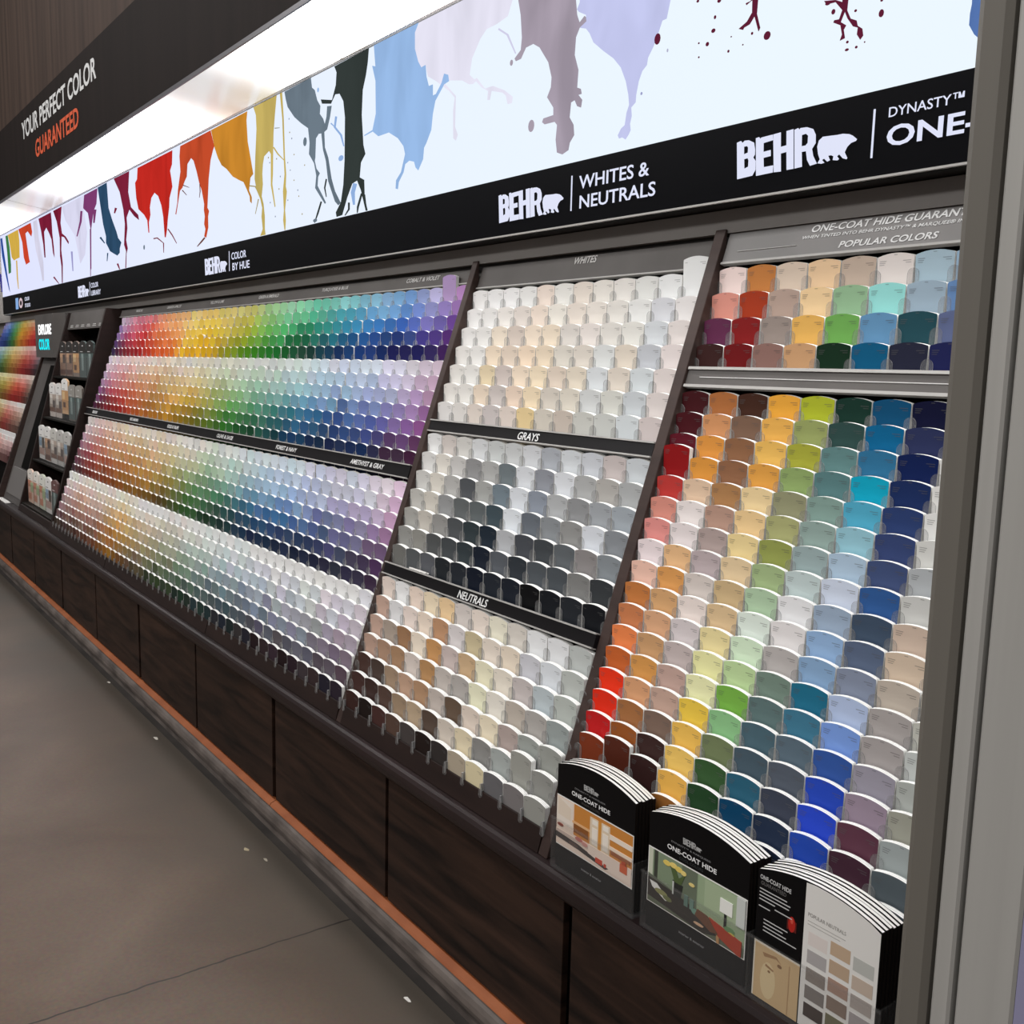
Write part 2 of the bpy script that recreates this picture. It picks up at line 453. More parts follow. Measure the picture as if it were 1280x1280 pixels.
 ('wine red','7A1E36',[(-8.083,2.653),(-7.815,2.655),(-7.866,2.547),(-7.833,2.472),(-7.723,2.441),(-7.64,2.399),(-7.651,2.384),(-7.769,2.44),(-7.85,2.453),(-7.875,2.361),(-7.845,2.265),(-7.868,2.125),(-7.892,2.127),(-7.885,2.247),(-7.919,2.323),(-7.907,2.447),(-7.981,2.569)]),
 ('bright orange','C8442A',[(-9.391,2.647),(-8.894,2.65),(-8.851,2.576),(-8.887,2.544),(-9.023,2.597),(-9.116,2.588),(-9.074,2.502),(-9.011,2.38),(-8.986,2.355),(-9.139,2.344),(-9.218,2.406),(-9.253,2.529)]),
 ('pale lilac','D4D2E6',[(-8.796,2.648),(-8.649,2.649),(-8.611,2.509),(-8.485,2.32),(-8.485,2.186),(-8.54,2.178),(-8.601,2.283),(-8.739,2.429),(-8.776,2.523)]),
 ('yellow','D0AA48',[(-9.869,2.644),(-9.404,2.646),(-9.374,2.551),(-9.392,2.419),(-9.536,2.417),(-9.637,2.412),(-9.732,2.444),(-9.803,2.575)]),
 ('green','3C7A46',[(-9.976,2.643),(-9.877,2.643),(-9.812,2.538),(-9.781,2.384),(-9.796,2.322),(-9.903,2.315),(-9.928,2.496)]),
 ('blue','2C4E9A',[(-10.233,2.643),(-10.144,2.643),(-10.098,2.535),(-9.976,2.307),(-9.885,2.16),(-9.934,2.188),(-10.047,2.311),(-10.184,2.49)]),
]
DROPS = [('5E1E34',-1.482,2.292,0.009,0.0085),('5E1E34',-1.634,2.338,0.006,0.0045),('5E1E34',-1.65,2.314,0.005,0.0045),('5E1E34',-1.621,2.396,0.0055,0.004),('5E1E34',-1.685,2.412,0.004,0.003),('5E1E34',-1.631,2.365,0.0035,0.004),('5E1E34',-1.523,2.306,0.003,0.003),('5E1E34',-1.587,2.285,0.003,0.003),('5E1E34',-1.547,2.289,0.002,0.0015),('5E1E34',-1.676,2.322,0.0025,0.002),('5E1E34',-1.674,2.292,0.0025,0.002),('5E1E34',-1.581,2.313,0.002,0.0015),('5E1E34',-1.32,2.297,0.0045,0.005),('5E1E34',-1.334,2.316,0.0065,0.0035),('5E1E34',-1.212,2.267,0.0055,0.007),('5E1E34',-1.213,2.29,0.003,0.0025),('5E1E34',-1.269,2.286,0.003,0.0025),('5E1E34',-1.283,2.233,0.003,0.0025),('5E1E34',-1.283,2.219,0.0045,0.0025),('5E1E34',-1.262,2.219,0.003,0.0025),('5E1E34',-1.244,2.224,0.0015,0.0015),('A79CAA',-2.29,2.252,0.0135,0.016),('A79CAA',-2.389,2.436,0.007,0.008),('5E1E34',-1.809,2.362,0.01,0.0125),('9CA0C8',-1.856,2.251,0.0035,0.0035),('B0B0C8',-1.774,2.329,0.0025,0.004),('8FAEDC',-3.437,2.337,0.02,0.01),('6A7884',-3.744,2.443,0.016,0.0165),('96B8E4',-3.626,2.609,0.0075,0.0085),('6A7884',-5.871,2.219,0.0145,0.013),('6A7884',-3.656,2.141,0.018,0.0065),('9098A8',-3.892,2.553,0.004,0.0035),('A89A6A',-3.887,2.501,0.0045,0.003),('9098A8',-3.867,2.475,0.0045,0.0035),('A89A6A',-3.846,2.411,0.004,0.003),('9098A8',-3.907,2.389,0.004,0.003),('A89A6A',-3.748,2.357,0.004,0.003),('9098A8',-3.883,2.357,0.004,0.003),('A89A6A',-3.848,2.314,0.004,0.003),('9098A8',-3.813,2.272,0.004,0.0035),('A89A6A',-3.804,2.248,0.004,0.003),('9098A8',-3.909,2.245,0.0045,0.003),('A89A6A',-3.773,2.177,0.004,0.0035),('9098A8',-3.982,2.346,0.004,0.0035),('A89A6A',-3.996,2.299,0.0045,0.0035),('9098A8',-4.087,2.256,0.0045,0.0035),('A89A6A',-4.018,2.42,0.0045,0.0035),('9098A8',-4.036,2.195,0.0045,0.0035),('A89A6A',-4.102,2.437,0.005,0.0035),('9098A8',-4.089,2.415,0.0045,0.0035)]
LOGO = {'bear':[[(0.21,0.003),(0.215,0.01),(0.21,0.021),(0.207,0.035),(0.21,0.046),(0.219,0.052),(0.238,0.051),(0.252,0.05),(0.266,0.05),(0.28,0.047),(0.288,0.043),(0.298,0.035),(0.296,0.032),(0.285,0.03),(0.277,0.024),(0.272,0.015),(0.279,0.003),(0.277,0.001),(0.269,0.004),(0.26,0.013),(0.255,0.01),(0.26,0.004),(0.256,0.002),(0.246,0.004),(0.247,0.011),(0.241,0.014),(0.234,0.014),(0.239,0.005),(0.233,0.003),(0.225,0.01),(0.22,0.008),(0.226,0.002),(0.219,0.001)]],'B':[[(-0.004,0.076),(0.007,0.078),(0.011,0.073),(0.018,0.077),(0.029,0.076),(0.043,0.069),(0.047,0.054),(0.047,0.044),(0.043,0.039),(0.05,0.031),(0.051,0.013),(0.043,0.002),(0.002,0.0)],[(0.016,0.065),(0.025,0.065),(0.028,0.061),(0.028,0.051),(0.017,0.049)],[(0.018,0.039),(0.028,0.04),(0.031,0.035),(0.031,0.022),(0.02,0.019)]],'E':[[(0.048,0.077),(0.056,0.078),(0.06,0.074),(0.063,0.076),(0.092,0.077),(0.094,0.066),(0.069,0.064),(0.07,0.046),(0.089,0.047),(0.09,0.035),(0.071,0.034),(0.073,0.015),(0.098,0.015),(0.098,0.001),(0.054,0.0)]],'H':[[(0.094,0.077),(0.113,0.078),(0.115,0.049),(0.13,0.05),(0.128,0.078),(0.145,0.079),(0.151,0.001),(0.134,0.001),(0.131,0.037),(0.116,0.036),(0.119,0.0),(0.101,0.001)]],'R':[[(0.148,0.077),(0.157,0.079),(0.16,0.075),(0.163,0.078),(0.179,0.077),(0.194,0.071),(0.201,0.059),(0.202,0.043),(0.194,0.033),(0.198,0.019),(0.208,0.003),(0.192,0.001),(0.184,0.013),(0.18,0.031),(0.169,0.031),(0.172,0.002),(0.154,0.001)],[(0.167,0.064),(0.177,0.065),(0.183,0.06),(0.183,0.046),(0.178,0.042),(0.168,0.042)]]}
STROKES = [('7A2A34',[(-5.693,2.247),(-5.633,2.246),(-5.526,2.212),(-5.519,2.214),(-5.624,2.251),(-5.697,2.254)]),('7A2A34',[(-5.531,2.214),(-5.528,2.164),(-5.52,2.163),(-5.514,2.213)]),('7A2A34',[(-5.45,2.277),(-5.381,2.239),(-5.31,2.193),(-5.303,2.194),(-5.367,2.241),(-5.436,2.279)]),('6A4038',[(-5.206,2.442),(-5.139,2.411),(-5.133,2.412),(-5.195,2.444)]),('6A4038',[(-5.192,2.464),(-5.097,2.442),(-5.095,2.444),(-5.187,2.468)]),('6A4038',[(-4.894,2.188),(-4.939,2.174),(-4.999,2.154),(-4.991,2.151),(-4.923,2.168),(-4.878,2.182)]),('6A4038',[(-4.947,2.441),(-4.944,2.406),(-4.953,2.378),(-4.948,2.377),(-4.933,2.404),(-4.936,2.439)]),('8FAEDC',[(-3.484,2.49),(-3.495,2.453),(-3.444,2.417),(-3.418,2.375),(-3.41,2.374),(-3.429,2.417),(-3.479,2.452),(-3.468,2.486)]),('8FAEDC',[(-3.523,2.471),(-3.479,2.447),(-3.476,2.448),(-3.515,2.473)]),('333A38',[(-3.563,2.282),(-3.578,2.251),(-3.561,2.216),(-3.555,2.216),(-3.566,2.249),(-3.552,2.279)]),('333A38',[(-3.608,2.206),(-3.638,2.169),(-3.664,2.133),(-3.658,2.132),(-3.624,2.165),(-3.595,2.203)]),('8FAEDC',[(-3.341,2.238),(-3.359,2.208),(-3.342,2.163),(-3.327,2.162),(-3.328,2.204),(-3.311,2.231)]),('333A38',[(-3.282,2.196),(-3.312,2.153),(-3.312,2.125),(-3.305,2.124),(-3.297,2.15),(-3.268,2.192)]),('333A38',[(-3.265,2.189),(-3.257,2.157),(-3.24,2.127),(-3.233,2.127),(-3.242,2.156),(-3.25,2.188)]),('333A38',[(-3.381,2.176),(-3.381,2.153),(-3.408,2.134),(-3.402,2.132),(-3.367,2.15),(-3.367,2.174)]),('CFCDE6',[(-2.458,2.539),(-2.415,2.514),(-2.373,2.456),(-2.368,2.456),(-2.407,2.515),(-2.453,2.542)]),('7A3A6C',[(-7.049,2.429),(-7.08,2.123),(-7.065,2.122),(-7.018,2.426)]),('7A3A6C',[(-7.28,2.567),(-7.31,2.503),(-7.413,2.415),(-7.385,2.411),(-7.254,2.495),(-7.224,2.56)]),('7A3A6C',[(-6.941,2.54),(-6.96,2.458),(-6.923,2.454),(-6.868,2.531)]),('7A1E36',[(-6.443,2.496),(-6.467,2.467),(-6.442,2.462),(-6.394,2.487)]),('7A1E36',[(-6.442,2.168),(-6.387,2.13),(-6.369,2.131),(-6.404,2.169)]),('2C4A66',[(-6.817,2.353),(-6.706,2.309),(-6.689,2.311),(-6.782,2.357)]),('2C4A66',[(-6.649,2.248),(-6.662,2.199),(-6.648,2.198),(-6.621,2.245)]),('D0AA48',[(-9.552,2.406),(-9.548,2.256),(-9.509,2.168),(-9.483,2.167),(-9.496,2.254),(-9.5,2.403)]),('7A1E36',[(-8.169,2.187),(-7.997,2.125),(-7.977,2.127),(-8.127,2.191)]),('9A98C8',[(-7.589,2.329),(-7.562,2.195),(-7.536,2.194),(-7.537,2.325)]),('3A3A8A',[(-10.374,2.343),(-10.292,2.178),(-10.24,2.177),(-10.269,2.338)]),('A89A6A',[(-4.318,2.35),(-4.252,2.339),(-4.196,2.293),(-4.19,2.293),(-4.242,2.342),(-4.316,2.355)]),('A89A6A',[(-4.219,2.286),(-4.253,2.228),(-4.248,2.227),(-4.208,2.284)]),('8C8C70',[(-4.034,2.54),(-3.984,2.534),(-3.984,2.536),(-4.035,2.544)]),('C4AE62',[(-4.055,2.47),(-4.01,2.436),(-3.946,2.403),(-3.941,2.404),(-4.0,2.438),(-4.044,2.471)])]

# ------------------------------------------------------------------ shared materials
M_WALL = noisy('wall_gray_paint', '86827F', '8E8A87', nscale=3, rough=0.6, spec=0.2)
M_DARK = mat('black_laminate', '15120F', 0.6, spec=0.15)
M_PANEL = noisy('brown_side_panel', '372B28', '41332F', scale=(1, 1, 8), nscale=4, rough=0.5, spec=0.2)
M_BROWN = noisy('dark_brown_laminate', '211715', '291D1A', scale=(1, 1, 8), nscale=4, rough=0.5, spec=0.2)
M_WOOD = noisy('dark_wood_grain_doors', '150F0D', '3A2921', scale=(0.7, 1, 7), nscale=3.0, detail=9, rough=0.45, lo=0.32, hi=0.72, distort=0.9, spec=0.16)
M_WOODV = noisy('upright_wood_grain', '32251F', '4A3A31', scale=(7, 1, 0.35), nscale=2.2, detail=8, rough=0.6, lo=0.3, hi=0.72, distort=0.3, spec=0.15)
M_NOSE = noisy('brown_counter_edge', '211919', '2B2121', scale=(0.5, 1, 5), nscale=4, rough=0.36, spec=0.22)
M_CHAR = noisy('charcoal_board', '524E4C', '5B5755', nscale=6, rough=0.5, spec=0.25)
M_HEADER = noisy('light_gray_header_board', '7C7A79', '888584', nscale=5, rough=0.45, spec=0.3)
M_BLACKSTRIP = mat('black_strip', '141214', 0.4, spec=0.15)
M_LIP = mat('light_gray_plastic_lip', 'A6A3A0', 0.4)
M_INNER = mat('near_black_backing', '0C0A09', 0.8, spec=0.05)
M_ORANGE = noisy('orange_steel', '94522F', 'A66039', nscale=9, rough=0.5)
M_RUBBER = noisy('worn_rubber', '463E3A', '6E645E', scale=(1, 3, 3), nscale=6, rough=0.6, detail=10)
M_METAL = noisy('brushed_aluminium', '9C9A96', 'A3A19D', scale=(12, 1, 0.2), nscale=3, rough=0.5, spec=0.3)
M_METAL_SHADED = noisy('shaded_brushed_aluminium', '66625C', '6A665F', scale=(12, 1, 0.2), nscale=3, rough=0.5, spec=0.25)  # same aluminium as the post, front plate's shade painted in as darker gray
M_LILAC = mat('pale_lilac_strip', 'A6A4C6', 0.3)
M_WHITE = mat('white_print', 'E8E8E8', 0.6)
M_GRAYTXT = mat('gray_print', 'C8C6C4', 0.6)
M_PAPER = mat('white_paper', 'E6E4E0', 0.7)
M_CLEAR = clear('clear_acrylic', (0.97, 0.97, 0.97), 0.022)
M_TABS = clear('clear_acrylic_tabs', (0.95, 0.95, 0.95), 0.075)
M_TABEDGE = clear('acrylic_tab_edges', (0.55, 0.55, 0.56), 0.35)
M_EDGE = paper_edge('stacked_card_edges')
M_CARD = card_face('card_paint_colour', 'object')
M_MARK = card_face('card_small_print', 'object', 0.45)
M_FAR = card_face('far_card_paint_colour', 'attribute')


def glow(name, col, strength):
    m = bpy.data.materials.new(name)
    m.use_nodes = True
    nt = m.node_tree
    nt.nodes.remove(nt.nodes['Principled BSDF'])
    e = nt.nodes.new('ShaderNodeEmission')
    e.inputs[0].default_value = (*(hexlin(col) if isinstance(col, str) else col), 1)
    e.inputs[1].default_value = strength
    nt.links.new(e.outputs[0], nt.nodes['Material Output'].inputs[0])
    return m


# ------------------------------------------------------------------ setting: floor, back wall
def floor_material():
    m = bpy.data.materials.new('polished_concrete')
    m.use_nodes = True
    nt = m.node_tree
    b = nt.nodes['Principled BSDF']
    tc = nt.nodes.new('ShaderNodeTexCoord')
    n1 = nt.nodes.new('ShaderNodeTexNoise'); n1.inputs['Scale'].default_value = 1.6; n1.inputs['Detail'].default_value = 8; n1.inputs['Distortion'].default_value = 0.4
    n2 = nt.nodes.new('ShaderNodeTexNoise'); n2.inputs['Scale'].default_value = 90; n2.inputs['Detail'].default_value = 3
    cr = nt.nodes.new('ShaderNodeValToRGB')
    cr.color_ramp.elements[0].position, cr.color_ramp.elements[1].position = 0.32, 0.7
    cr.color_ramp.elements[0].color = (*hexlin('5E4C40'), 1)
    cr.color_ramp.elements[1].color = (*hexlin('7A6759'), 1)
    mx = nt.nodes.new('ShaderNodeMix'); mx.data_type = 'RGBA'; mx.blend_type = 'MULTIPLY'; mx.inputs[0].default_value = 0.5
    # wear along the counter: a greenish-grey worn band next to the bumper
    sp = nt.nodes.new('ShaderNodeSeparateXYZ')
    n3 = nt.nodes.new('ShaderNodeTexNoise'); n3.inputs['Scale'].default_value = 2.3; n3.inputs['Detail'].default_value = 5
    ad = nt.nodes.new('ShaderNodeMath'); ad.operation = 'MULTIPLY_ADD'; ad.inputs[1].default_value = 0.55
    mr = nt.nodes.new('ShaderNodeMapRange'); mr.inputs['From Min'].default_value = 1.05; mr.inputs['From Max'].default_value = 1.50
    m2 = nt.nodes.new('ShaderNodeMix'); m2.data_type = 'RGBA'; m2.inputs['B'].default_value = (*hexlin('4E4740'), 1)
    # control joint across the aisle
    sb = nt.nodes.new('ShaderNodeMath'); sb.operation = 'MULTIPLY_ADD'; sb.inputs[1].default_value = 0.018; 
    ab = nt.nodes.new('ShaderNodeMath'); ab.operation = 'ADD'; ab.inputs[1].default_value = 2.472
    aa = nt.nodes.new('ShaderNodeMath'); aa.operation = 'ABSOLUTE'
    lt = nt.nodes.new('ShaderNodeMath'); lt.operation = 'LESS_THAN'; lt.inputs[1].default_value = 0.0032
    n4 = nt.nodes.new('ShaderNodeTexNoise'); n4.inputs['Scale'].default_value = 14
    m3 = nt.nodes.new('ShaderNodeMix'); m3.data_type = 'RGBA'; m3.inputs['B'].default_value = (*hexlin('2A2522'), 1)
    L = nt.links.new
    for n in (n1, n2, n3, n4):
        L(tc.outputs['Object'], n.inputs['Vector'])
    L(tc.outputs['Object'], sp.inputs[0])
    L(n1.outputs['Fac'], cr.inputs[0]); L(cr.outputs[0], mx.inputs['A']); L(n2.outputs['Color'], mx.inputs['B'])
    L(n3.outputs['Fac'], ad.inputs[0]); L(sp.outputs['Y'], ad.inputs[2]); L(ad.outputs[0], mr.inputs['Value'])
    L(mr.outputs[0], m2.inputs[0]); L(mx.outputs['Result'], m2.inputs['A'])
    L(n4.outputs['Fac'], sb.inputs[0]); L(sp.outputs['X'], sb.inputs[2]); L(sb.outputs[0], ab.inputs[0]); L(ab.outputs[0], aa.inputs[0]); L(aa.outputs[0], lt.inputs[0])
    L(lt.outputs[0], m3.inputs[0]); L(m2.outputs['Result'], m3.inputs['A']); L(m3.outputs['Result'], b.inputs['Base Color'])
    b.inputs['Roughness'].default_value = 0.42
    b.inputs['Specular IOR Level'].default_value = 0.35
    return m


struct(MB().box(-15, 4, -8, 1.9, -0.1, 0).build('floor', floor_material()))
struct(MB().box(-15, 1.4, 1.83, 1.9, 0, 4.6).build('wall_back', M_WALL))
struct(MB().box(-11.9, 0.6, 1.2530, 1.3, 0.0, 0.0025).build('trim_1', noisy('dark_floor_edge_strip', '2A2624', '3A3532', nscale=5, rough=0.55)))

struct(MB().box(-12.0, 0.62, 1.757, 1.82, 1.914, 1.9655).build('wall_band', M_WALL))
struct(MB().box(-12.0, 0.62, 1.803, 1.8295, 1.80, 1.9136).build('trim_2', M_WALL))

# ------------------------------------------------------------------ lower cabinets
GAP0, PITCH_C = -1.55, 0.797
place = ['under the brochure stacks', 'under the neutrals rack', 'under the neutrals and color rack joint', 'under the near end of the long rack']
for k in range(-2, 12):
    ga, gb = (0.008, 0.014) if k % 2 == 0 else (0.014, 0.008)
    xa, xb = GAP0 - PITCH_C * (k + 1) + ga, GAP0 - PITCH_C * k - gb
    if k == -2:
        xb = 0.05
    n = k + 2
    lab = 'dark brown wood grain base cabinet, %s from the aluminium post end' % ORD[n]
    t = thing('base_cabinet', lab, 'cabinet', ((xa + xb) / 2, 1.55, 0), 'base cabinets under the paint card racks')
    MB().box(xa - ga + 0.0004, xb + (gb if k > -2 else 0) - 0.0004, 1.325, 1.80, 0.005, 0.482).build('cabinet_body', M_INNER, t)
    MB().box(xa, xb, 1.300, 1.318, 0.112, 0.4785).build('cabinet_door', M_WOOD, t, 0.0015)
ct = [(1.800, 0.483), (1.2875, 0.483), (1.279, 0.487), (1.268, 0.500), (1.2625, 0.516), (1.263, 0.532), (1.268, 0.541), (1.276, 0.545), (1.800, 0.545)]
o = MB().prism_x(ct, -11.9, 0.05).build('countertop', M_NOSE)
tag(o, 'long dark brown countertop with rounded front edge over the cabinets', 'countertop')
o.data.polygons.foreach_set('use_smooth', [False] * len(o.data.polygons))
for i, (xa, xb, lab) in enumerate(((-3.149, 0.05, 'orange steel base beam along the floor below the nearest cabinets'), (-11.9, -3.153, 'orange steel base beam below the farther cabinets, past the joint'))):
    o = MB().prism_x([(1.322, 0.004), (1.290, 0.004), (1.285, 0.085), (1.290, 0.093), (1.306, 0.0995), (1.322, 0.0995)], xa, xb).build('base_beam', M_ORANGE)
    tag(o, lab, 'beam', 'orange base beams')
bp = [(1.2835, 0.003), (1.2835, 0.088), (1.279, 0.0885), (1.273, 0.082), (1.268, 0.070), (1.2665, 0.056), (1.270, 0.042), (1.2775, 0.032), (1.2800, 0.020), (1.2800, 0.003)]
o = MB().prism_x(bp, -11.9, 0.05).build('floor_bumper', M_RUBBER)
tag(o, 'scuffed gray rubber bumper running along the floor before the orange beam', 'bumper')

# ------------------------------------------------------------------ sloping racks
TILT = R(18.4)
SN, CS = math.sin(TILT), math.cos(TILT)
RY, RZ = 1.285, 0.547


def rk(s, off=0.0):
    return (RY + s * SN + off * CS, RZ + s * CS - off * SN)


def face_off(s):
    return 0.022 - 0.034 * (1.4 - s) / 1.3


def slab(s0, s1, o0, o1):
    return [rk(s0, o0), rk(s1, o0), rk(s1, o1), rk(s0, o1)]


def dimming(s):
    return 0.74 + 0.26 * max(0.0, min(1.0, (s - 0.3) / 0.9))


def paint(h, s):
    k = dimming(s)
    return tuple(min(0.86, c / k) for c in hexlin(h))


def card_outline(t=0.0):
    pts = [(-0.0368 - t, -0.092), (-0.0374 - t, -0.060), (-0.0380 - t * 0.8, -0.040), (-0.0388 - t * 0.4, -0.020), (-0.0393, -0.006), (-0.0391, -0.0026)]
    for i in range(0, 9):
        a = -1 + i / 4.0
        pts.append((0.0380 * a, -0.0008 + 0.0062 * (1 - a * a)))
    pts += [(0.0391, -0.0026), (0.0393, -0.006), (0.0388 + t * 0.4, -0.020), (0.0380 + t * 0.8, -0.040), (0.0374 + t, -0.060), (0.0368 + t, -0.092)]
    return pts[::-1]


def card_mesh(name, depth, marks, t=0.0):
    b = MB().prism_y(card_outline(t), 0.0, depth, 0, 1)
    for x0, x1, z in marks:
        b.box(x0, x1, -0.0003, 0.0001, z, z + 0.0013, 2)
    return b.mesh(name, [M_CARD, M_EDGE, M_MARK])


MK_ONE = [(-0.034, -0.020, -0.010), (-0.034, -0.022, -0.0135), (-0.034, -0.024, -0.017), (0.016, 0.033, -0.0105), (-0.004, 0.003, 0.0012), (0.022, 0.033, -0.0145)]
MK_NEU = [(0.014, 0.032, -0.010), (0.021, 0.032, -0.014), (-0.034, -0.026, -0.009)]
MK_HUE = [(0.016, 0.031, -0.0105)]
ME_ONE_T = card_mesh('one_coat_card_deep', 0.0140, MK_ONE)
ME_ONE = card_mesh('one_coat_card', 0.0110, MK_ONE)
ME_NEU = card_mesh('neutral_card', 0.0140, MK_NEU)
ME_HUE = card_mesh('hue_card', 0.0110, MK_HUE, 0.0008)


def card(name, me, x, s, hexcol, label, group, rise=0.0):
    o = bpy.data.objects.new(name, me)
    C.objects.link(o)
    y, z = rk(s, face_off(s))
    o.location = (x, y - (0.0006 if rise else 0.0), z + rise - 0.004)
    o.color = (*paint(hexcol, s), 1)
    tag(o, label, 'paint card', group)
    return o


def tab_row(x0, pitch, n, s, parent, gaps=(), long=False):
    """one row of the clear holder: a rounded tab between each two stacks and the ledge the cards stand on"""
    y, z = rk(s, face_off(s))
    z -= 0.004
    b = MB()
    for i in range(n + 1):
        x = x0 + i * pitch + sum(0.006 for g in gaps if g < i)
        w = 0.0120 if not long else 0.0078
        zb = -0.058 if not long else -0.0640
        yf = 0.0030 if not long else 0.0090
        if long:
            pts = [(x + w * math.cos(math.pi * (1 + k / 8)), -0.0575 + 0.0065 * math.sin(math.pi * (1 + k / 8))) for k in range(9)]
            pts += [(x + w * 0.75, -0.044), (x + w * 0.25, -0.030), (x - w * 0.25, -0.030), (x - w * 0.75, -0.044)]
        else:
            pts = [(x - w, zb), (x + w, zb), (x + w, -0.036)]
            for k in range(1, 8):
                a = math.pi * k / 8
                pts.append((x + w * math.cos(a), -0.036 + 0.011 * math.sin(a)))
            pts.append((x - w, -0.036))
        b.prism_y([(px, z + pz) for px, pz in pts], y - yf, y - yf + 0.0013, 0, 1)
        b.m[-(len(pts) + 1)] = 0
        if long:
            b.box(x - 0.0012, x + 0.0012, y - yf + 0.0014, y - 0.0004, z - 0.0635, z - 0.030, 1)
    xe = x0 + n * pitch + 0.006 * len(gaps)
    b.box(x0, xe, y - 0.0030, y + 0.0105, z - 0.0945, z - 0.0925)
    return b.build('card_holder', [M_TABS, M_TABEDGE], parent)


def strip(parent, x0, x1, s0, s1, off, m, lip=0.0026, top=True):
    """a flat label strip lying in the slope with a light lip along its top and bottom edge"""
    p = MB().prism_x(slab(s0, s1, off, off + 0.012), x0, x1).build('label_strip', m, parent)
    if top:
        MB().prism_x(slab(s1 - lip * 0.4, s1 + lip, off - 0.004, off + 0.010), x0, x1).build('strip_lip', M_LIP, p)
    MB().prism_x(slab(s0 - lip, s0 + lip * 0.4, off - 0.004, off + 0.010), x0, x1).build('strip_lip', M_LIP, p)
    return p


def rack_text(body, parent, x0, x1, s0, h, off, m, shear=0.15, bold=0.014):
    y, z = rk(s0, off - 0.0012)
    return text('lettering', body, m, parent, (x0, y, z), x1 - x0, h, TILT, shear, bold)


def side_board(parent, xa, xb, s1=1.452, m=M_PANEL):
    y1, z1 = rk(s1, 0.008)
    y0, z0 = rk(0.0, 0.004)
    return MB().prism_x([(y0, z0), (y1, z1), (1.756, z1), (1.756, z0)], xa, xb).build('side_panel', m, parent, 0.002)


def rack(name, label, xa, xb, kick=True):
    t = thing(name, label, 'display rack', ((xa + xb) / 2, 1.45, 0.546))
    MB().prism_x(slab(0.030, 1.40, 0.070, 0.085), xa, xb).build('back_panel', M_INNER, t)
    if kick:
        MB().prism_x([rk(0.001, 0.003), rk(0.053, 0.0005), rk(0.055, 0.002), rk(0.055, 0.03), (RY + 0.03, RZ + 0.0003)], xa, xb).build('kick_panel', M_BROWN, t)
    return t

# ------------------------------------------------------------------ neutrals rack: whites, grays, neutrals
NX, NP = -2.614, 0.0806
WHITES = '''E7E5E4 E7E6E6 E7E6E6 E2E1DF E5D6CB E0DED9 DDD3C9 DFDAD3 DEDAD5 D9D9D6 E1E2E2 E4E5E5
E6E4E3 E0DEDC E4DFDA DAD1CA E3D4C7 E3DED5 DFD5CB DFD8D0 DAD6D0 DDDDDB CCCDD2 DDD9D8
E3E1DF E3E1DE E6D9C8 D1C4BA E9D9C7 E5D6C2 D6D0CA E0D8D3 DAD6D0 DDDBD5 CED2D6 DCD4D1
E4E1DD E5E3E0 EAD8C2 DDCDBD EBD6BF E4D3BC D8D2C8 D9D1C7 D7D9D8 DBD0C2 BFC2C8 E2D8D6
E3E0DB E4E2DE E0CFAF CDC1BB ECDAC5 EBDABF DCCDBE DED3C2 D5D9DC DAD0C4 D0D6D9 DDD3D0
E2DED9 E2DFDA E3D2BF C9C0BC E4CFBD EAD7B9 D3CBC0 DAD3C6 CFD1D1 D2D2CB C7CCD0 DAD1CE
E1DEDC DEDAD6 DED3CA CBC3C1 DFD2C9 E5CD9C D2CBBF C9BDB2 CACAC4 CBCDC9 D3D9DC D3C8C6'''
GRAYS = '''E0E0E0 CBC3BE CDCBC7 D0D2D4 C2C5C5 C3C5C6 CBCDD1 A8ACB3 CDD1D5 C5C8CE C4BAB8 C6CBCF
D3D2D0 D6D1C9 C0BEBC 8C8C8D A8A8A7 6C7579 CFD2D7 8B8E96 D3D6DB A8A9A9 ACA9A5 A9ABAC
C5C4C1 CFCAC1 ADACAA 4F5256 9FA09E 6F7C85 D0D4DA 878E9A A9ABAD 8A8B8D 999DA2 9AA1A8
B5B3AE C4BFB6 8D8E8F 5E6263 5B6163 3F4C53 D5DAE1 636971 84888C 8B8B8A CDD1D8 82868B
9D9C98 B7B2AA 8B8A88 4A4D50 2F383C 1E2833 ABADB1 44474D 3E4246 5A5F63 848080 7F858A
8A8A87 868580 4C4E4F 404447 30383C 151D2A 53575D 2E3339 4B5055 464B50 777776 34373A
6A6A67 515456 53555A 1F2327 23272E 111724 1F242C 1A1F28 0A0B0D 16191E 23262B 14161A'''
NEUTRALS = '''CFC1B8 D9DADB D6C5B8 DEC7AD D9BA92 C3BBB6 D5C9BF DED2C0 C6C0B8 D4D5DB D0D1D3 ACB0AE
B09486 C9C8C9 D2C4BC D9C5B6 AC8465 C5BFBF B6A98A D0C5B9 D0C3B2 B8B8BE C6CACF A9ADA9
AB9082 978A7F 8C6A4E DCC6B6 B18455 B4A6A2 B59A79 DFCDB3 CFC7BA B1A9A7 A7B0B4 A3A8A3
A08577 957864 94755A BDB2AB A07A52 AEA6A0 9D9894 DCCFB5 CEC9BF A79E94 9A9692 878E8D
3F2C27 3F332D 8D7864 A88A75 9B7B60 ABA19A 5A4A3D C5B8AC D0C5AE 9D8F8A 878B87 868883
3A2522 33221F 48362F 88745F A08D76 4B3D34 B9AFA4 C6BA9F 7A7977 919694 898983 7F7F7B
33201D 1A1312 3F2826 4D3B33 3F3A39 1E1614 2E2A29 9C9180 C2B797 5C5B5D 6C6868 84847F'''
RISE = {('whites', 0, 11): 0.036, ('neutrals', 5, 10): 0.020}
nt_rack = rack('paint_card_rack', 'middle sloping rack of white, gray and beige paint cards between two brown panels', -2.6135, -1.6475)
side_board(nt_rack, -1.6465, -1.6155)
hd = strip(nt_rack, -2.612, -1.6475, 1.372, 1.439, 0.030, M_CHAR, top=False)
rack_text('WHITES', hd, -2.166, -2.073, 1.4165, 0.020, 0.030, M_GRAYTXT)
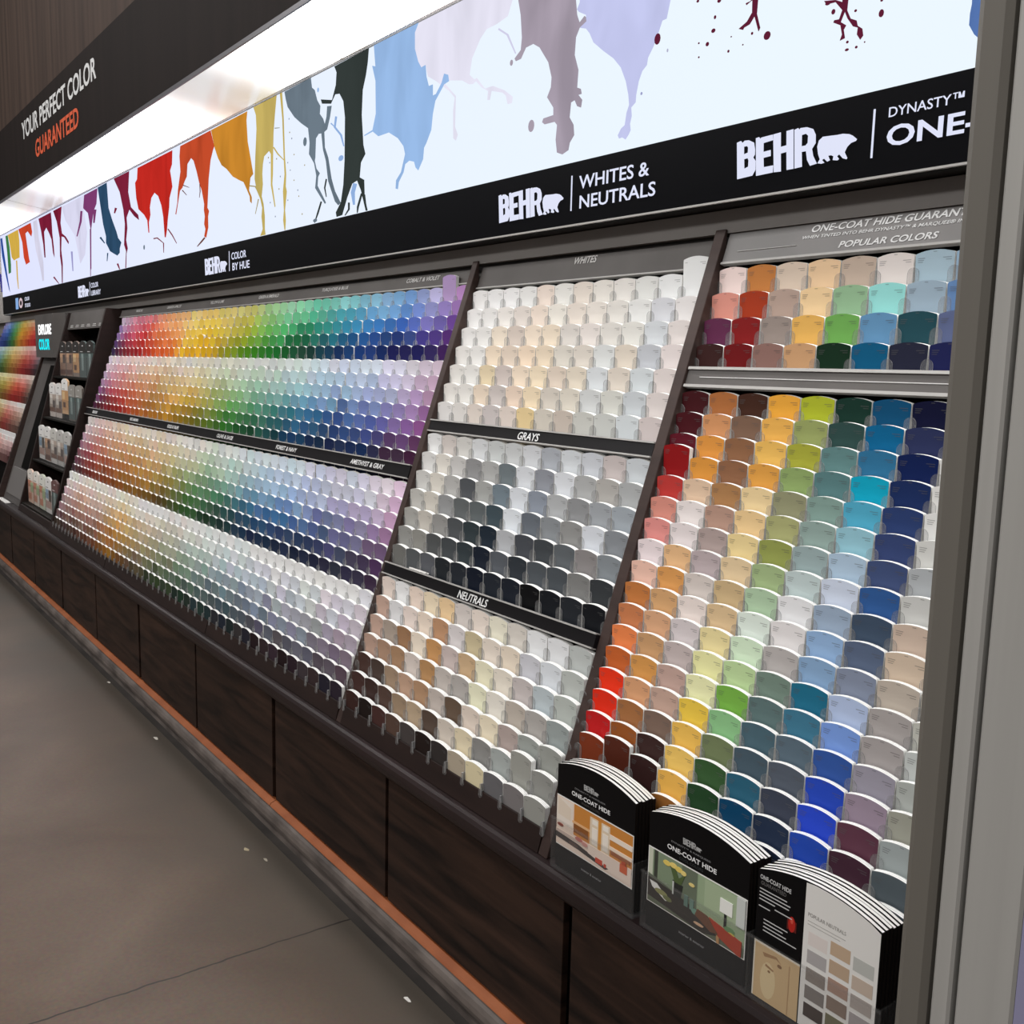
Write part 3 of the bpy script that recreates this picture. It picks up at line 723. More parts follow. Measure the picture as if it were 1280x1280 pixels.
for body, x0, x1, s0, s1, ts in (('GRAYS', -2.160, -2.068, 0.913, 0.945, 0.917), ('NEUTRALS', -2.204, -2.066, 0.466, 0.498, 0.470)):
    p = strip(nt_rack, -2.613, -1.6475, s0, s1, face_off(s0) - 0.002, M_BLACKSTRIP)
    rack_text(body, p, x0, x1, ts, 0.021, face_off(s0) - 0.002, M_WHITE)
for block, data, s_top, dp in (('whites', WHITES, 1.359, 0.059), ('grays', GRAYS, 0.905, 0.058), ('neutrals', NEUTRALS, 0.457, 0.0585)):
    for r, row in enumerate(data.split('\n')):
        s = s_top - dp * r
        tab_row(NX, NP, 12, s, nt_rack, long=(block == 'neutrals' and r == 6))
        for c, h in enumerate(row.split()):
            card('neutral_paint_card', ME_NEU, NX + NP * (c + 0.5), s, h,
                 '%s paint card in the %s row of the %s, %s from the left panel' % (colour_word(h), ORD[r], block, ORD[c]),
                 'paint cards of the neutrals rack', RISE.get((block, r, c), 0.0))

# ------------------------------------------------------------------ one-coat rack
OX, OP = -1.615, 0.0813
POPULAR = '''E8D3CE B9773F CDBBAA DDBD98 B8A697 D8D0CC 9FB5C2 8FA9C0 B9C0C4 C8BCAE
D08C7E 9B361B AA9488 E2C396 8BAE8A 8FD0CC 93A6B5 5F80AC 9CA4AC BFB3A6
5E2A49 7F1A1B 93867F DDAC5A 6BA452 5F8DB3 1F4650 5A6488 8A8C90 A29A92
3A201F 6D1417 8D6B63 C79B72 102D1C 08587F 24263A 1C2050 4A4C52 6E6862'''
ONECOAT = '''3E1217 A5673A 3F251B E2A23C A9B22E 14332A 0A4A70 0A0D2E C8C8C4 B8B2A8
45131A CB8F61 7B5F4E E5AE55 959F62 2F4A47 08618F 2B3257 D4D2CE C0B8B0
5A1522 D99243 8B6246 E6B75E A3A43C 5F8484 2F6F96 0D1E4F DAD9D6 C4C0BA
8A1518 D5913F 8C6247 DA9C48 8BA265 577C7E 0EA0BE 1A2C5A DEDDDA C8C4C0
B63A36 D8BBA0 A67A50 ECCB9A 8F8F70 7F9A92 4FA5C2 2B3D6C E0E0DE C8C6C2
CF8A7C E3DAD8 B08E7E E6C38F A4A572 8DA29C 8FBDCB 35436F CFCFCB BEBAB4
D88C87 DCD2D2 A79692 ECCB93 8E9650 93A5A6 A6BCD0 3F4D74 A9ADB0 A8A8A4
EFD2D4 D9AF82 B0A2A4 D8C09A 9BAF80 B8C6C6 C5CEDF 2F568F C3C3C0 B4B2AE
E9B5A4 CE9355 C9BFB9 BFA67E A6BFA0 DCDCE0 92A3B8 3D4C60 C2AE9E B0A698
B5713D C69A6C DDD0CA CDB28B D2DFD3 D8D4D4 8AA8CC 55627A C6B39F B4A898
BA744C C99B78 C6BDBE E3CC97 C7DCBF ABA6A4 7F9DBE 7D869A B3A89C ACA69A
E27B48 B98F66 B3A6A4 EAD79E AFC793 6C7F74 1F6580 A6B5D3 9E9896 B4B4AC
B45A2B C48B4B B0948A EBDEA8 6FA344 566B6B 3B6E86 7090CE 9B9594 B6BAB8
D63218 C3906A B09385 E0B544 7FAF7C 435B66 52626E 2F4F93 8D8995 9FA39F
CB2A16 91603A 6F5B50 E1A94F 65704F 3F4F5A 4B525D 2341A8 8A7B8A 8F8F84
AA1A1C 83491F 33201E E4AE5A 2F4D2B 245368 353A48 2440B5 54313F 8D9494
70301A 4A2116 2E1B1A E0A04A 1F3C22 0A3A5A 202B40 1F3F9A 3D2430 4A5257
3A201A 2E1B16 241816 8A5A2C 182C1C 0A2A40 1A2234 1A2C60 3A2630 4C555B'''
RISE1 = {(3, 0): 0.022, (16, 1): 0.018, (16, 2): 0.004}
oc = rack('paint_card_rack', 'near sloping rack of bright one-coat paint cards above the brochure stacks', -1.6145, -0.585, kick=False)
side_board(oc, -0.584, -0.553)
hd = strip(oc, -1.6135, -0.586, 1.376, 1.4470, 0.022, M_HEADER, 0.0036, top=False)
rack_text('ONE-COAT HIDE GUARANTEED', hd, -1.384, -0.996, 1.4262, 0.0155, 0.022, M_WHITE, 0.2, 0.02)
rack_text('WHEN TINTED INTO BEHR DYNASTY\u2122 & MARQUEE\u00ae INTERIOR', hd, -1.403, -0.997, 1.4115, 0.0088, 0.022, M_WHITE, 0.2)
rack_text('POPULAR COLORS', hd, -1.306, -1.089, 1.3860, 0.0140, 0.022, M_WHITE, 0.2, 0.02)
MB().prism_x(slab(1.4005, 1.4015, 0.020, 0.0225), -1.575, -1.415).build('header_line', M_GRAYTXT, hd)
p = strip(oc, -1.6135, -0.586, 1.086, 1.124, face_off(1.1), M_CHAR, 0.0045)
MB().prism_x(slab(1.1045, 1.1062, face_off(1.1) - 0.0012, face_off(1.1) + 0.001), -1.575, -0.62).build('strip_line', M_GRAYTXT, p)
for r, row in enumerate(POPULAR.split('\n')):
    s = 1.363 - 0.0603 * r
    tab_row(OX, OP, 10, s, oc)
    for c, h in enumerate(row.split()):
        if c < 8:
            card('one_coat_paint_card', ME_ONE_T, OX + OP * (c + 0.5), s, h,
                 '%s paint card in the %s row of the popular colors, %s from the left' % (colour_word(h), ORD[r], ORD[c]), 'paint cards of the one-coat rack')
for r, row in enumerate(ONECOAT.split('\n')):
    s = 1.072 - 0.0489 * r
    tab_row(OX, OP, 10, s, oc)
    for c, h in enumerate(row.split()):
        if c == 9 and r < 10:
            continue
        if r == 17 and c < 3:
            continue
        card('one_coat_paint_card', ME_ONE, OX + OP * (c + 0.5), s, h,
             '%s paint card, %s row of the one-coat block below the strip, %s from left' % (colour_word(h), ORD[r], ORD[c]),
             'paint cards of the one-coat rack', RISE1.get((r, c), 0.0))

# ------------------------------------------------------------------ color-by-hue rack: 48 columns in six holders of eight
HX, HP, HG = -6.525, 0.0803, 0.006
ANCH = [
    [5, {0: 'C9B8CF 7A5A90 2E1A3A', 3: 'D58AA0 C04A68 7A1020', 7: 'D9707A C8352E A8160F', 10: 'E89A70 E07A4A D0481A', 14: 'F0B480 E89A55 E0701E',
         16: 'F0CC80 ECC060 E8B020', 20: 'E8CC70 E8C030 E0A810', 23: 'D8C880 D2BE50 9A8A10', 26: 'C8C470 B0B030 5E8A10', 28: 'A8D090 80B84C 2E7A10',
         31: 'A0DDB8 4FB46A 0E6A2C', 34: '70C8A8 20845A 0A3A28', 37: '88CCD0 2A8A9A 0C3A58', 40: '90C0E0 3A86C0 123070', 43: '80A4D8 3464B4 141E50',
         45: 'B8B4DC 6A6CB8 1E1A58', 47: 'B88CC0 6A4590 3C1A55'}],
    [7, {0: 'DCCFDA C0A0BC 8A5A88 4A1830', 3: 'E4C4CA D8909A B0485A 6A1018', 7: 'E4CCC4 D89C88 CC5C48 A02014', 11: 'E2D4CC DCAA80 C88050 A85420',
         14: 'E2D0B8 C8A070 B08040 A86A20', 17: 'DEDAD6 DCC49A D8AA55 B07A18', 21: 'DEDACC D8C48C C8A040 7A6210', 24: 'DADAD0 BCC09A 98A050 4C6010',
         27: 'DADCD4 B4CCA8 6AA458 2A6A20', 30: 'D4DCD6 A8CCB4 5A9A70 144A28', 33: 'D0DCD8 9CC0BC 3A7A78 123C40', 36: 'CEDCE2 94BCD0 3E80A0 0E3C60',
         40: 'CAD6EA 98B0D4 2C4E86 12203E', 43: 'D0D4E4 A0A8D0 5868A8 1A2C5C', 45: 'D8D2DE B4A8CC 7A66A0 3A2440', 47: 'D8C4D6 B890B8 8A5A92 34142E'}],
    [7, {0: 'DCCCD0 B898A8 7C4A5C 38202A', 4: 'E2C4BC C88880 A04038 601810', 9: 'E0CCB8 C89870 A86038 78380E', 14: 'E0D0C0 C8A070 B07838 80500E',
         18: 'E0D4C8 D0AE80 B48840 6A4A10', 22: 'DEDCD4 C4B890 8C8440 403810', 26: 'D8DCD4 A8B898 5A8858 1E4A1C', 30: 'D4DEDC 9CB8AC 4A7A68 10281E',
         34: 'C8D8E4 98B4CC 3A6A90 0E2A44', 38: 'CCD6EC 98B2D8 3A6498 101C34', 42: 'CED0E2 A8A8C4 4A5280 1A2038', 45: 'D6D4DE B0A6C4 6A6488 242438',
         47: 'DAC8D8 B898B8 6A4C70 2C2034'}],
    [7, {0: 'DED4D6 B8A0A4 8A6A6C 30201E', 5: 'E0CEC4 C49C88 94685C 3A2622', 10: 'DCD0C8 BCA494 8C6450 5A3A26', 15: 'DED0BC CCA468 B07830 8A5A20',
         19: 'DEDCDC C4B498 9C8458 4A3826', 24: 'DAD6D0 B0A898 7A7A60 2C3A24', 28: 'DCDCD8 ACB8AC 6A806C 1E3024', 33: 'D0D8DC A4B4B8 5A6C74 1E2830',
         38: 'D4D6DA A8B0BC 667084 1E1C20', 43: 'D8D8DA B0B0B4 787884 221C1E', 47: 'D6D0D8 B0A6B0 6E6070 2E262E'}]]
SECT = [(1.382, 0.0490), (1.134, 0.0490), (0.743, 0.0502), (0.395, 0.0482)]
BLOCK = ['top color block', 'second color block', 'third color block', 'lowest color block']


def rgb(h):
    return [int(h[i:i + 2], 16) for i in (0, 2, 4)]


def blend(a, b, t):
    return [x + (y - x) * t for x, y in zip(a, b)]


rng = random.Random(11)


def hue_colour(sec, row, col):
    n, anchors = ANCH[sec]
    ks = sorted(anchors)
    lo = max(k for k in ks if k <= col)
    hi = min(k for k in ks if k >= col)
    t = 0 if hi == lo else (col - lo) / (hi - lo)
    ca, cb = [rgb(h) for h in anchors[lo].split()], [rgb(h) for h in anchors[hi].split()]
    stops = [blend(a, b, t) for a, b in zip(ca, cb)]
    u = row / (n - 1) * (len(stops) - 1)
    u = max(0, min(len(stops) - 1, u + rng.uniform(-0.16, 0.16)))
    i = min(int(u), len(stops) - 2)
    c = blend(stops[i], stops[i + 1], u - i)
    k = rng.uniform(-9, 9)
    return '%02X%02X%02X' % tuple(int(max(4, min(236, x + k + rng.uniform(-5, 5)))) for x in c)


hue = rack('paint_card_rack', 'long sloping rack of rainbow sorted paint cards under the color by hue sign', -6.61, -2.6445)
side_board(hue, -2.6435, -2.6150)
hd = strip(hue, -6.61, -2.6445, 1.392, 1.437, 0.030, M_CHAR, top=False)
for body, x0, x1 in (('REDS', -6.28, -6.15), ('ORANGE & APRICOT', -5.688, -5.447), ('YELLOW & LIME', -5.001, -4.813), ('GREEN & EMERALD', -4.377, -4.155), ('TURQUOISE & BLUE', -3.73, -3.503), ('COBALT & VIOLET', -3.065, -2.851)):
    rack_text(body, hd, x0, x1, 1.4145, 0.0150, 0.030, M_GRAYTXT)
p = strip(hue, -6.61, -2.6445, 0.757, 0.797, face_off(0.77) - 0.002, M_BLACKSTRIP)
for body, x0, x1 in (('BURGUNDY', -6.44, -6.33), ('RUST & BROWN', -5.64, -5.49), ('GOLD & TAUPE', -4.99, -4.82), ('OLIVE & SAGE', -4.30, -4.11), ('FOREST & NAVY', -3.655, -3.465), ('AMETHYST & GRAY', -3.03, -2.80)):
    rack_text(body, p, x0, x1, 0.768, 0.0165, face_off(0.77) - 0.002, M_WHITE)
NEAR = 12
far_v, far_f, far_m, far_c = [], [], [], []
OUT = card_outline(0.0008)
far_rise = {(0, 3, 19): 0.016, (1, 1, 30): 0.014, (2, 1, 22): 0.008}


def far_card(x, s, h, rise=0.0, scale=1.0, depth=0.0110, vert=1.0, edge=1):
    y, z = rk(s, face_off(s))
    z += rise - 0.004
    y -= 0.0006 if rise else 0
    n, k = len(far_v), len(OUT)
    far_v.extend((x + px * scale, y, z + pz * vert) for px, pz in OUT)
    far_v.extend((x + px * scale, y + depth, z + pz * vert) for px, pz in OUT)
    far_f.append(tuple(range(n, n + k))); far_m.append(0)
    for i in range(k):
        j = (i + 1) % k
        far_f.append((n + i, n + k + i, n + k + j, n + j)); far_m.append(edge)
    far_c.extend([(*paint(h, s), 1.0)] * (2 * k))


def build_far(name, label, cat):
    me = bpy.data.meshes.new(name)
    me.from_pydata(far_v, [], far_f)
    me.materials.append(M_FAR); me.materials.append(M_EDGE)
    me.polygons.foreach_set('material_index', far_m)
    at = me.attributes.new('paint', 'FLOAT_COLOR', 'POINT')
    at.data.foreach_set('color', [v for c in far_c for v in c])
    me.update()
    o = bpy.data.objects.new(name, me)
    C.objects.link(o)
    tag(o, label, cat, None, 'stuff')
    far_v.clear(); far_f.clear(); far_m.clear(); far_c.clear()
    return o


for sec in range(4):
    for r in range(ANCH[sec][0]):
        s = SECT[sec][0] - SECT[sec][1] * r
        tab_row(HX, HP, 48, s, hue, gaps=(8, 16, 24, 32, 40), long=(sec == 3 and r == 6))
        for c in range(48):
            x = HX + HP * (c + 0.5) + HG * (c // 8)
            h = hue_colour(sec, r, c)
            if c >= 48 - NEAR:
                card('hue_paint_card', ME_HUE, x, s, h, '%s paint card, %s row of the %s, %s from its right end' % (colour_word(h), ORD[r], BLOCK[sec], ORD[47 - c]),
                     'nearest paint cards of the color rack', 0.036 if (sec, r, c) == (0, 0, 46) else 0.0)
            else:
                far_card(x, s, h, far_rise.get((sec, r, c), 0.0))
build_far('hue_paint_cards', 'farther stacks of rainbow sorted paint cards in the long color rack', 'paint cards')

# ------------------------------------------------------------------ library rack at the far end
lib = rack('paint_card_rack', 'farthest sloping rack of small paint cards beyond the lit column', -10.62, -8.4305, kick=False)
side_board(lib, -8.430, -8.398, 1.47)
LIBC = [['A79CC8 6068B0 1E2C74', '7CA0D0 3464A8 12306A', '8CC090 4A9A50 1C5A24', 'E8CC70 D8A830 A87818', 'ECC8A0 D88840 B05018', 'ECBCB4 D86050 A81C1C', 'E4C4CC D04858 8A1424', 'D8D4D6 8A8A90 26262A'],
        ['C8CCD8 7A8CA8 26405C', 'B4CCD0 5A8C8C 14443C', 'CCD4B0 8C9850 3C5818', 'E8D4A0 C8A050 806018', 'E8CCB0 C88C58 8A4A20', 'E4C0B8 C45848 901C1C', 'DCC0C0 A85458 681820', 'C8CCD0 707880 20242A'],
        ['CCD0C4 8A9478 44502C', 'D4D4B4 949060 4C481C', 'DCD8B0 A8A050 5C501C', 'E4DCAC B4A448 6C581C', 'E8CCA0 C89048 80441C', 'ECC4B4 D05840 941C18', 'E8C8C0 C0584C 80241C', 'D4CCC4 8C8074 443830'],
        ['D0D4C8 A4A890 5C6448', 'DCD8BC B0A870 686030', 'DCDCBC A8AC68 5C5C28', 'E4E0B8 B4A858 6C5C24', 'E8D8BC B89860 6C4C28', 'ECCCC4 C46C60 842C28', 'E8DCD8 B48070 643C34', 'E8E0DC B49C8C 5C4840'],
        ['D8D4CC B4A89C 6C6058', 'E0D8CC BCAC98 705C4C', 'E4D8D0 C4A494 7C5448', 'E4D8C8 C4A080 7C5038', 'ECD8D0 C89488 804C44', 'F0DCD8 CC948C 784440', 'F4E8E8 CCACA8 644844', 'F4F0F0 BC9C9C 583838']]
for b, (st, sb) in enumerate(((1.455, 1.235), (1.208, 0.985), (0.966, 0.760), (0.737, 0.525), (0.500, 0.290))):
    for r in range(6):
        s = st - (st - sb) / 6.0 * r
        for c in range(38):
            u = c / 37.0 * 7
            i = min(int(u), 6)
            ca, cb = [rgb(h) for h in LIBC[b][i].split()], [rgb(h) for h in LIBC[b][i + 1].split()]
            stops = [blend(p, q, u - i) for p, q in zip(ca, cb)]
            v = r / 5.0 * 2
            j = min(int(v), 1)
            col = blend(stops[j], stops[j + 1], v - j)
            k = rng.uniform(-12, 12)
            h = '%02X%02X%02X' % tuple(int(max(6, min(232, x + k))) for x in col)
            far_card(-10.58 + 0.0562 * (c + 0.5), s, h, 0, 0.71, 0.0045, 0.66, 0)
build_far('library_paint_cards', 'small rainbow sorted paint cards filling the farthest rack', 'paint cards')

# cards left lying on the strips
o = MB().prism_x(slab(0.5018, 0.5062, -0.006, 0.006), -2.475, -2.385).build('loose_paint_card', M_PAPER)
tag(o, 'white loose card lying on the lip above the word neutrals', 'paint card')

for x in (-3.79, -5.30):
    MB().prism_x([rk(0.002, 0.0022), rk(0.052, -0.0002), rk(0.052, 0.001), rk(0.002, 0.0034)], x - 0.0015, x + 0.0015).build('panel_seam', M_INNER, hue)

# ------------------------------------------------------------------ leaflet bay between the racks
bay = thing('leaflet_rack', 'tall dark leaflet bay with four tiers beside the long color rack', 'display rack', (-7.12, 1.5, 0.546))
BF = [(1.300, 0.547), (1.675, 1.915)]


def bay_front(z):
    return 1.300 + 0.375 * (z - 0.547) / 1.368


for xa, xb in ((-6.650, -6.618), (-7.640, -7.612)):
    MB().prism_x([BF[0], (1.6740, 1.912), (1.80, 1.912), (1.80, 0.547)], xa, xb).build('side_panel', M_BROWN, bay, 0.002)
MB().box(-7.612, -6.650, 1.775, 1.80, 0.547, 1.910).build('back_panel', M_INNER, bay)
h = MB().prism_x([(1.662, 1.795), (1.690, 1.910), (1.775, 1.910), (1.775, 1.795)], -7.6115, -6.6505).build('header_panel', M_CHAR, bay)
marks = MB()
for i in range(6):
    x = -7.53 + 0.152 * i
    marks.box(x, x + 0.085, 1.6625, 1.6645, 1.8075, 1.8135).box(x + 0.01, x + 0.07, 1.6635, 1.6685, 1.8185, 1.8235)
marks.build('header_print', M_GRAYTXT, h)
TIERS = [1.475, 1.195, 0.905, 0.605]
for z in TIERS:
    MB().box(-7.6115, -6.6505, bay_front(z) + 0.004, 1.774, z - 0.012, z).build('shelf', M_DARK, bay)
MB().prism_x([(bay_front(0.56) - 0.002, 0.547), (bay_front(0.59) - 0.002, 0.592), (bay_front(0.59) + 0.02, 0.592), (bay_front(0.56) + 0.02, 0.547)], -7.6115, -6.6505).build('kick_panel', M_BROWN, bay)


def leaflet(x, y, z, w, h, band, body, pics, label, group=None, thick=0.012, lift=0.0):
    """leaflet with an arched top: card body, colored title band, picture"""
    t = thing('leaflet', label, 'leaflet', (x + w / 2, y, z), group)
    z += lift
    pts = [(x, z), (x + w, z), (x + w, z + h)]
    arc = [(x + w * (1 - i / 8.0), z + h + 0.018 * (1 - (2 * i / 8.0 - 1) ** 2)) for i in range(1, 8)]
    pts += arc + [(x, z + h)]
    MB().prism_y(pts, y, y + thick).build('leaflet_body', mat('leaflet_paper', body, 0.5), t)
    zb = z + h * 0.72
    band_pts = [(x + 0.001, zb), (x + w - 0.001, zb), (x + w - 0.001, z + h - 0.001)] + [(px, pz - 0.001) for px, pz in arc] + [(x + 0.001, z + h - 0.001)]
    bd = MB().prism_y(band_pts, y - 0.0008, y + 0.0002).build('title_band', mat('leaflet_band', band, 0.5), t)
    ink = '2A2A2A' if band[0] in 'CDEF' else 'D8D8D8'
    MB().box(x + w * 0.42, x + w * 0.58, y - 0.0014, y - 0.0007, z + h * 0.92, z + h * 0.95).box(x + w * 0.14, x + w * 0.52, y - 0.0014, y - 0.0007, z + h * 0.755, z + h * 0.77).build('band_print', mat('leaflet_ink', ink, 0.6), bd)
    pb = MB()
    mats = []
    for i, (hx, u0, u1, v0, v1) in enumerate(pics):
        mats.append(mat('leaflet_picture', hx, 0.4))
        pb.box(x + w * u0, x + w * u1, y - 0.0006 - 0.0003 * i, y + 0.0002, z + h * v0, z + h * v1, i)
    pb.build('picture', mats, t)
    return t


def pocket(x0, x1, y, z, h, depth, label, name='leaflet_pocket'):
    b = MB()
    b.box(x0, x1, y, y + 0.0025, z, z + h)
    b.box(x0, x0 + 0.0025, y + 0.0025, y + depth, z, z + h)
    b.box(x1 - 0.0025, x1, y + 0.0025, y + depth, z, z + h)
    b.box(x0 + 0.0025, x1 - 0.0025, y + 0.0025, y + depth, z, z + 0.0025)
    o = b.build(name, M_CLEAR)
    return tag(o, label, 'acrylic pocket')


PIC_A = [('9A7A68', 0.03, 0.97, 0.02, 0.71), ('C8A080', 0.06, 0.55, 0.42, 0.70), ('4A3A34', 0.5, 0.9, 0.4, 0.66), ('6A5048', 0.05, 0.95, 0.05, 0.2)]
PIC_B = [('B8A89C', 0.03, 0.97, 0.16, 0.71), ('E0D8D0', 0.08, 0.5, 0.4, 0.70), ('5A4C48', 0.55, 0.95, 0.3, 0.52), ('806458', 0.03, 0.97, 0.16, 0.30)]
PIC_C = [('C89868', 0.03, 0.97, 0.12, 0.71), ('5A3A28', 0.2, 0.6, 0.2, 0.36), ('E0C090', 0.1, 0.5, 0.45, 0.68)]
PIC_D = [('8AA0B4', 0.05, 0.5, 0.42, 0.70), ('4A4038', 0.55, 0.95, 0.36, 0.70), ('B89A90', 0.05, 0.95, 0.14, 0.36)]
PIC_E = [('4A5A58', 0.03, 0.97, 0.05, 0.71), ('8A9A98', 0.3, 0.6, 0.2, 0.7)]
PIC_F = [('C4876E', 0.03, 0.60, 0.10, 0.71), ('A8B890', 0.5, 0.97, 0.36, 0.66), ('E0B8A8', 0.1, 0.5, 0.3, 0.5)]
W = 0.176
tiers = [
    (0, [('2A2624', '8A7A70', PIC_A, 'black topped'), ('2A2624', '8A7A70', PIC_A, 'black topped'), ('2A2624', '8A7A70', PIC_C, 'black topped'), ('2A2624', '5A6664', PIC_E, 'black topped green'), ('2A2624', '4A5654', PIC_E, 'black topped green')], 'top tier'),
    (1, [('ECEAE8', 'D8CCC4', PIC_B, 'white topped'), ('ECEAE8', 'C8BCB4', PIC_B, 'white topped'), ('F0EEEC', 'D8B088', PIC_C, 'white topped amber'), ('9A9690', '6A625C', PIC_E, 'gray'), ('9A9690', '6A625C', PIC_E, 'gray')], 'second tier'),
    (2, [('ECEAE8', 'D8D4D0', PIC_D, 'white topped'), ('ECEAE8', 'D4D0CC', PIC_A, 'white topped'), ('D0CEC8', 'CCC8C4', PIC_B, 'pale gray'), ('C4C2BE', 'BAB8B4', PIC_B, 'pale gray'), ('C4C2BE', 'BAB8B4', PIC_D, 'pale gray')], 'third tier'),
    (3, [('ECE4DC', 'D8B8A4', PIC_F, 'pink picture'), ('ECE8E0', 'D8CCC0', PIC_F, 'pink picture'), ('E4E4DC', 'C8CCB8', PIC_F, 'pale green picture'), ('E8E6E4', 'D8D4D0', PIC_D, 'white'), ('6A4A48', '5A4240', PIC_E, 'dark')], 'bottom tier')]
for ti, items, tname in tiers:
    z = TIERS[ti]
    for i, (band, body, pics, word) in enumerate(items):
        x = -7.598 + i * 0.188
        y = bay_front(z + 0.12) + 0.012
        leaflet(x, y + 0.004, z + 0.004, W, 0.215, band, body, pics, '%s leaflet, %s from the left in the %s of the dark bay' % (word, ORD[i], tname), lift=0.035 if (ti, i) == (1, 2) else 0.0)
        pocket(x - 0.006, x + W + 0.006, y, z + 0.0005, 0.13, 0.05, 'clear pocket, %s from the left in the %s of the dark bay' % (ORD[i], tname))

# ------------------------------------------------------------------ lit column
col = thing('screen_column', 'gray column with lit explore color sign above a dark screen slot', 'display column', (-8.02, 1.6, 0.546))
MB().prism_x([(1.330, 0.547), (1.655, 1.60), (1.80, 1.60), (1.80, 0.547)], -8.37, -7.6415).build('column_body', M_CHAR, col)


def colp(z, o):
    return (1.330 + 0.3086 * (z - 0.547) + o, z)


MB().prism_x([colp(0.80, -0.004), colp(1.545, -0.004), colp(1.545, 0.01), colp(0.80, 0.01)], -8.05, -7.74).build('screen_slot', M_INNER, col)
MB().prism_x([colp(0.60, -0.010), colp(0.79, -0.010), colp(0.79, 0.002), colp(0.60, 0.002)], -8.28, -7.72).build('lower_plate', mat('mid_gray_plate', '6E6A68', 0.45), col)
hb = MB().prism_z([(-8.37, 1.80), (-8.37, 1.600), (-7.775, 1.600), (-7.655, 1.66), (-7.6415, 1.80)], 1.6005, 1.912).build('sign_box', M_CHAR, col)
text('lettering', 'EXPLORE', glow('lit_white_letters', 'FFFFFF', 1.6), hb, (-8.25, 1.5985, 1.765), 0.43, 0.075, bold=0.02)
text('lettering', 'COLOR', glow('lit_cyan_letters', '18DCE8', 1.4), hb, (-8.25, 1.5985, 1.655), 0.36, 0.080, bold=0.02)

# ------------------------------------------------------------------ backlit sign
sign = thing('backlit_sign', 'long backlit paint splash sign with black logo band above the racks', 'sign', (-4.9, 1.76, 1.97))
MB().box(-10.26, 0.62, 1.7030, 1.829, 1.968, 2.667).build('sign_body', M_DARK, sign)
M_PANEL_LIT = glow('lit_panel_white', (0.80, 0.88, 1.0), SIGN_POWER)
nt = M_PANEL_LIT.node_tree
em = [n for n in nt.nodes if n.type == 'EMISSION'][0]
tcn, spx, mrx, crp = nt.nodes.new('ShaderNodeTexCoord'), nt.nodes.new('ShaderNodeSeparateXYZ'), nt.nodes.new('ShaderNodeMapRange'), nt.nodes.new('ShaderNodeValToRGB')
mrx.inputs['From Min'].default_value, mrx.inputs['From Max'].default_value = -9.0, -1.5
crp.color_ramp.elements[0].color, crp.color_ramp.elements[1].color = (0.74, 0.77, 1.0, 1), (0.83, 0.92, 1.0, 1)
nt.links.new(tcn.outputs['Object'], spx.inputs[0]); nt.links.new(spx.outputs['X'], mrx.inputs['Value']); nt.links.new(mrx.outputs[0], crp.inputs[0]); nt.links.new(crp.outputs[0], em.inputs[0])
graphic = MB().box(-10.25, 0.61, 1.7000, 1.7028, 2.131, 2.666).build('lit_panel', M_PANEL_LIT, sign)
band = MB().box(-10.25, 0.61, 1.6985, 1.7028, 1.974, 2.130).build('logo_band', mat('black_acrylic', '040407', 0.5, spec=0.04), sign)
MB().box(-10.26, 0.62, 1.694, 1.7028, 1.9695, 1.9738).build('bottom_trim', M_LIP, sign)


def print_glow(name, c):
    """backlit print of a paint splash with soft lengthwise folds in its colour"""
    m = glow(name, c, SIGN_POWER)
    t = m.node_tree
    e = [n for n in t.nodes if n.type == 'EMISSION'][0]
    tc, mp, nz, cr = (t.nodes.new(x) for x in ('ShaderNodeTexCoord', 'ShaderNodeMapping', 'ShaderNodeTexNoise', 'ShaderNodeValToRGB'))
    mp.inputs['Scale'].default_value = (7, 2.4, 1)
    nz.inputs['Scale'].default_value, nz.inputs['Detail'].default_value, nz.inputs['Distortion'].default_value = 1.0, 2.0, 0.6
    col = hexlin(c)
    cr.color_ramp.elements[0].position, cr.color_ramp.elements[1].position = 0.3, 0.6
    cr.color_ramp.elements[0].color = (*[v * (0.90 if max(col) > 0.6 else 0.80) for v in col], 1)
    cr.color_ramp.elements[1].color = (*[min(1, v * 1.04) for v in col], 1)
    t.links.new(tc.outputs['Object'], mp.inputs[0]); t.links.new(mp.outputs[0], nz.inputs['Vector'])
    t.links.new(nz.outputs['Fac'], cr.inputs[0]); t.links.new(cr.outputs[0], e.inputs[0])
    return m


for k, (nm, c, pts) in enumerate(SPLASHES):
    if nm in ('burgundy', 'mid blue'):
        zt = max(z for x, z in pts)
        pts = [(x, 2.664 if z > zt - 0.06 else z) for x, z in pts]
    pts = [(x, min(2.6655, max(2.132, z))) for x, z in pts]
    o = flat_shape('paint_splash', [pts], print_glow('lit_print_' + nm.replace(' ', '_'), c), graphic, 1.6990 - 0.00025 * (k % 4))
    o['label'] = '%s paint splash' % nm
for c, pts in STROKES:
    pts = [(x, min(2.6655, max(2.132, z))) for x, z in pts]
    MB().prism_y(pts, 1.6980, 1.6986).build('paint_drip', glow('lit_print_drip', c, SIGN_POWER), graphic)
drop_mats = {}
for c, x, z, rx, rz in DROPS:
    if c not in drop_mats:
        drop_mats[c] = glow('lit_print_drops', c, SIGN_POWER)
    MB().prism_y([(x + rx * math.cos(a * math.pi / 6), z + rz * math.sin(a * math.pi / 6)) for a in range(12)], 1.6978, 1.6984).build('paint_drop', drop_mats[c], graphic)
M_LITW = glow('lit_white_logo', 'E6EAFF', 0.95)


def logo(x, z, k, kz=1.0):
    b = flat_shape('logo_letters', [[(x + px * k, z + pz * kz) for px, pz in ring] for ch in 'BEHR' for ring in LOGO[ch]], M_LITW, band, 1.6975)
    flat_shape('logo_bear', [[(x + px * k, z + pz * kz) for px, pz in LOGO['bear'][0]]], M_LITW, band, 1.6975)


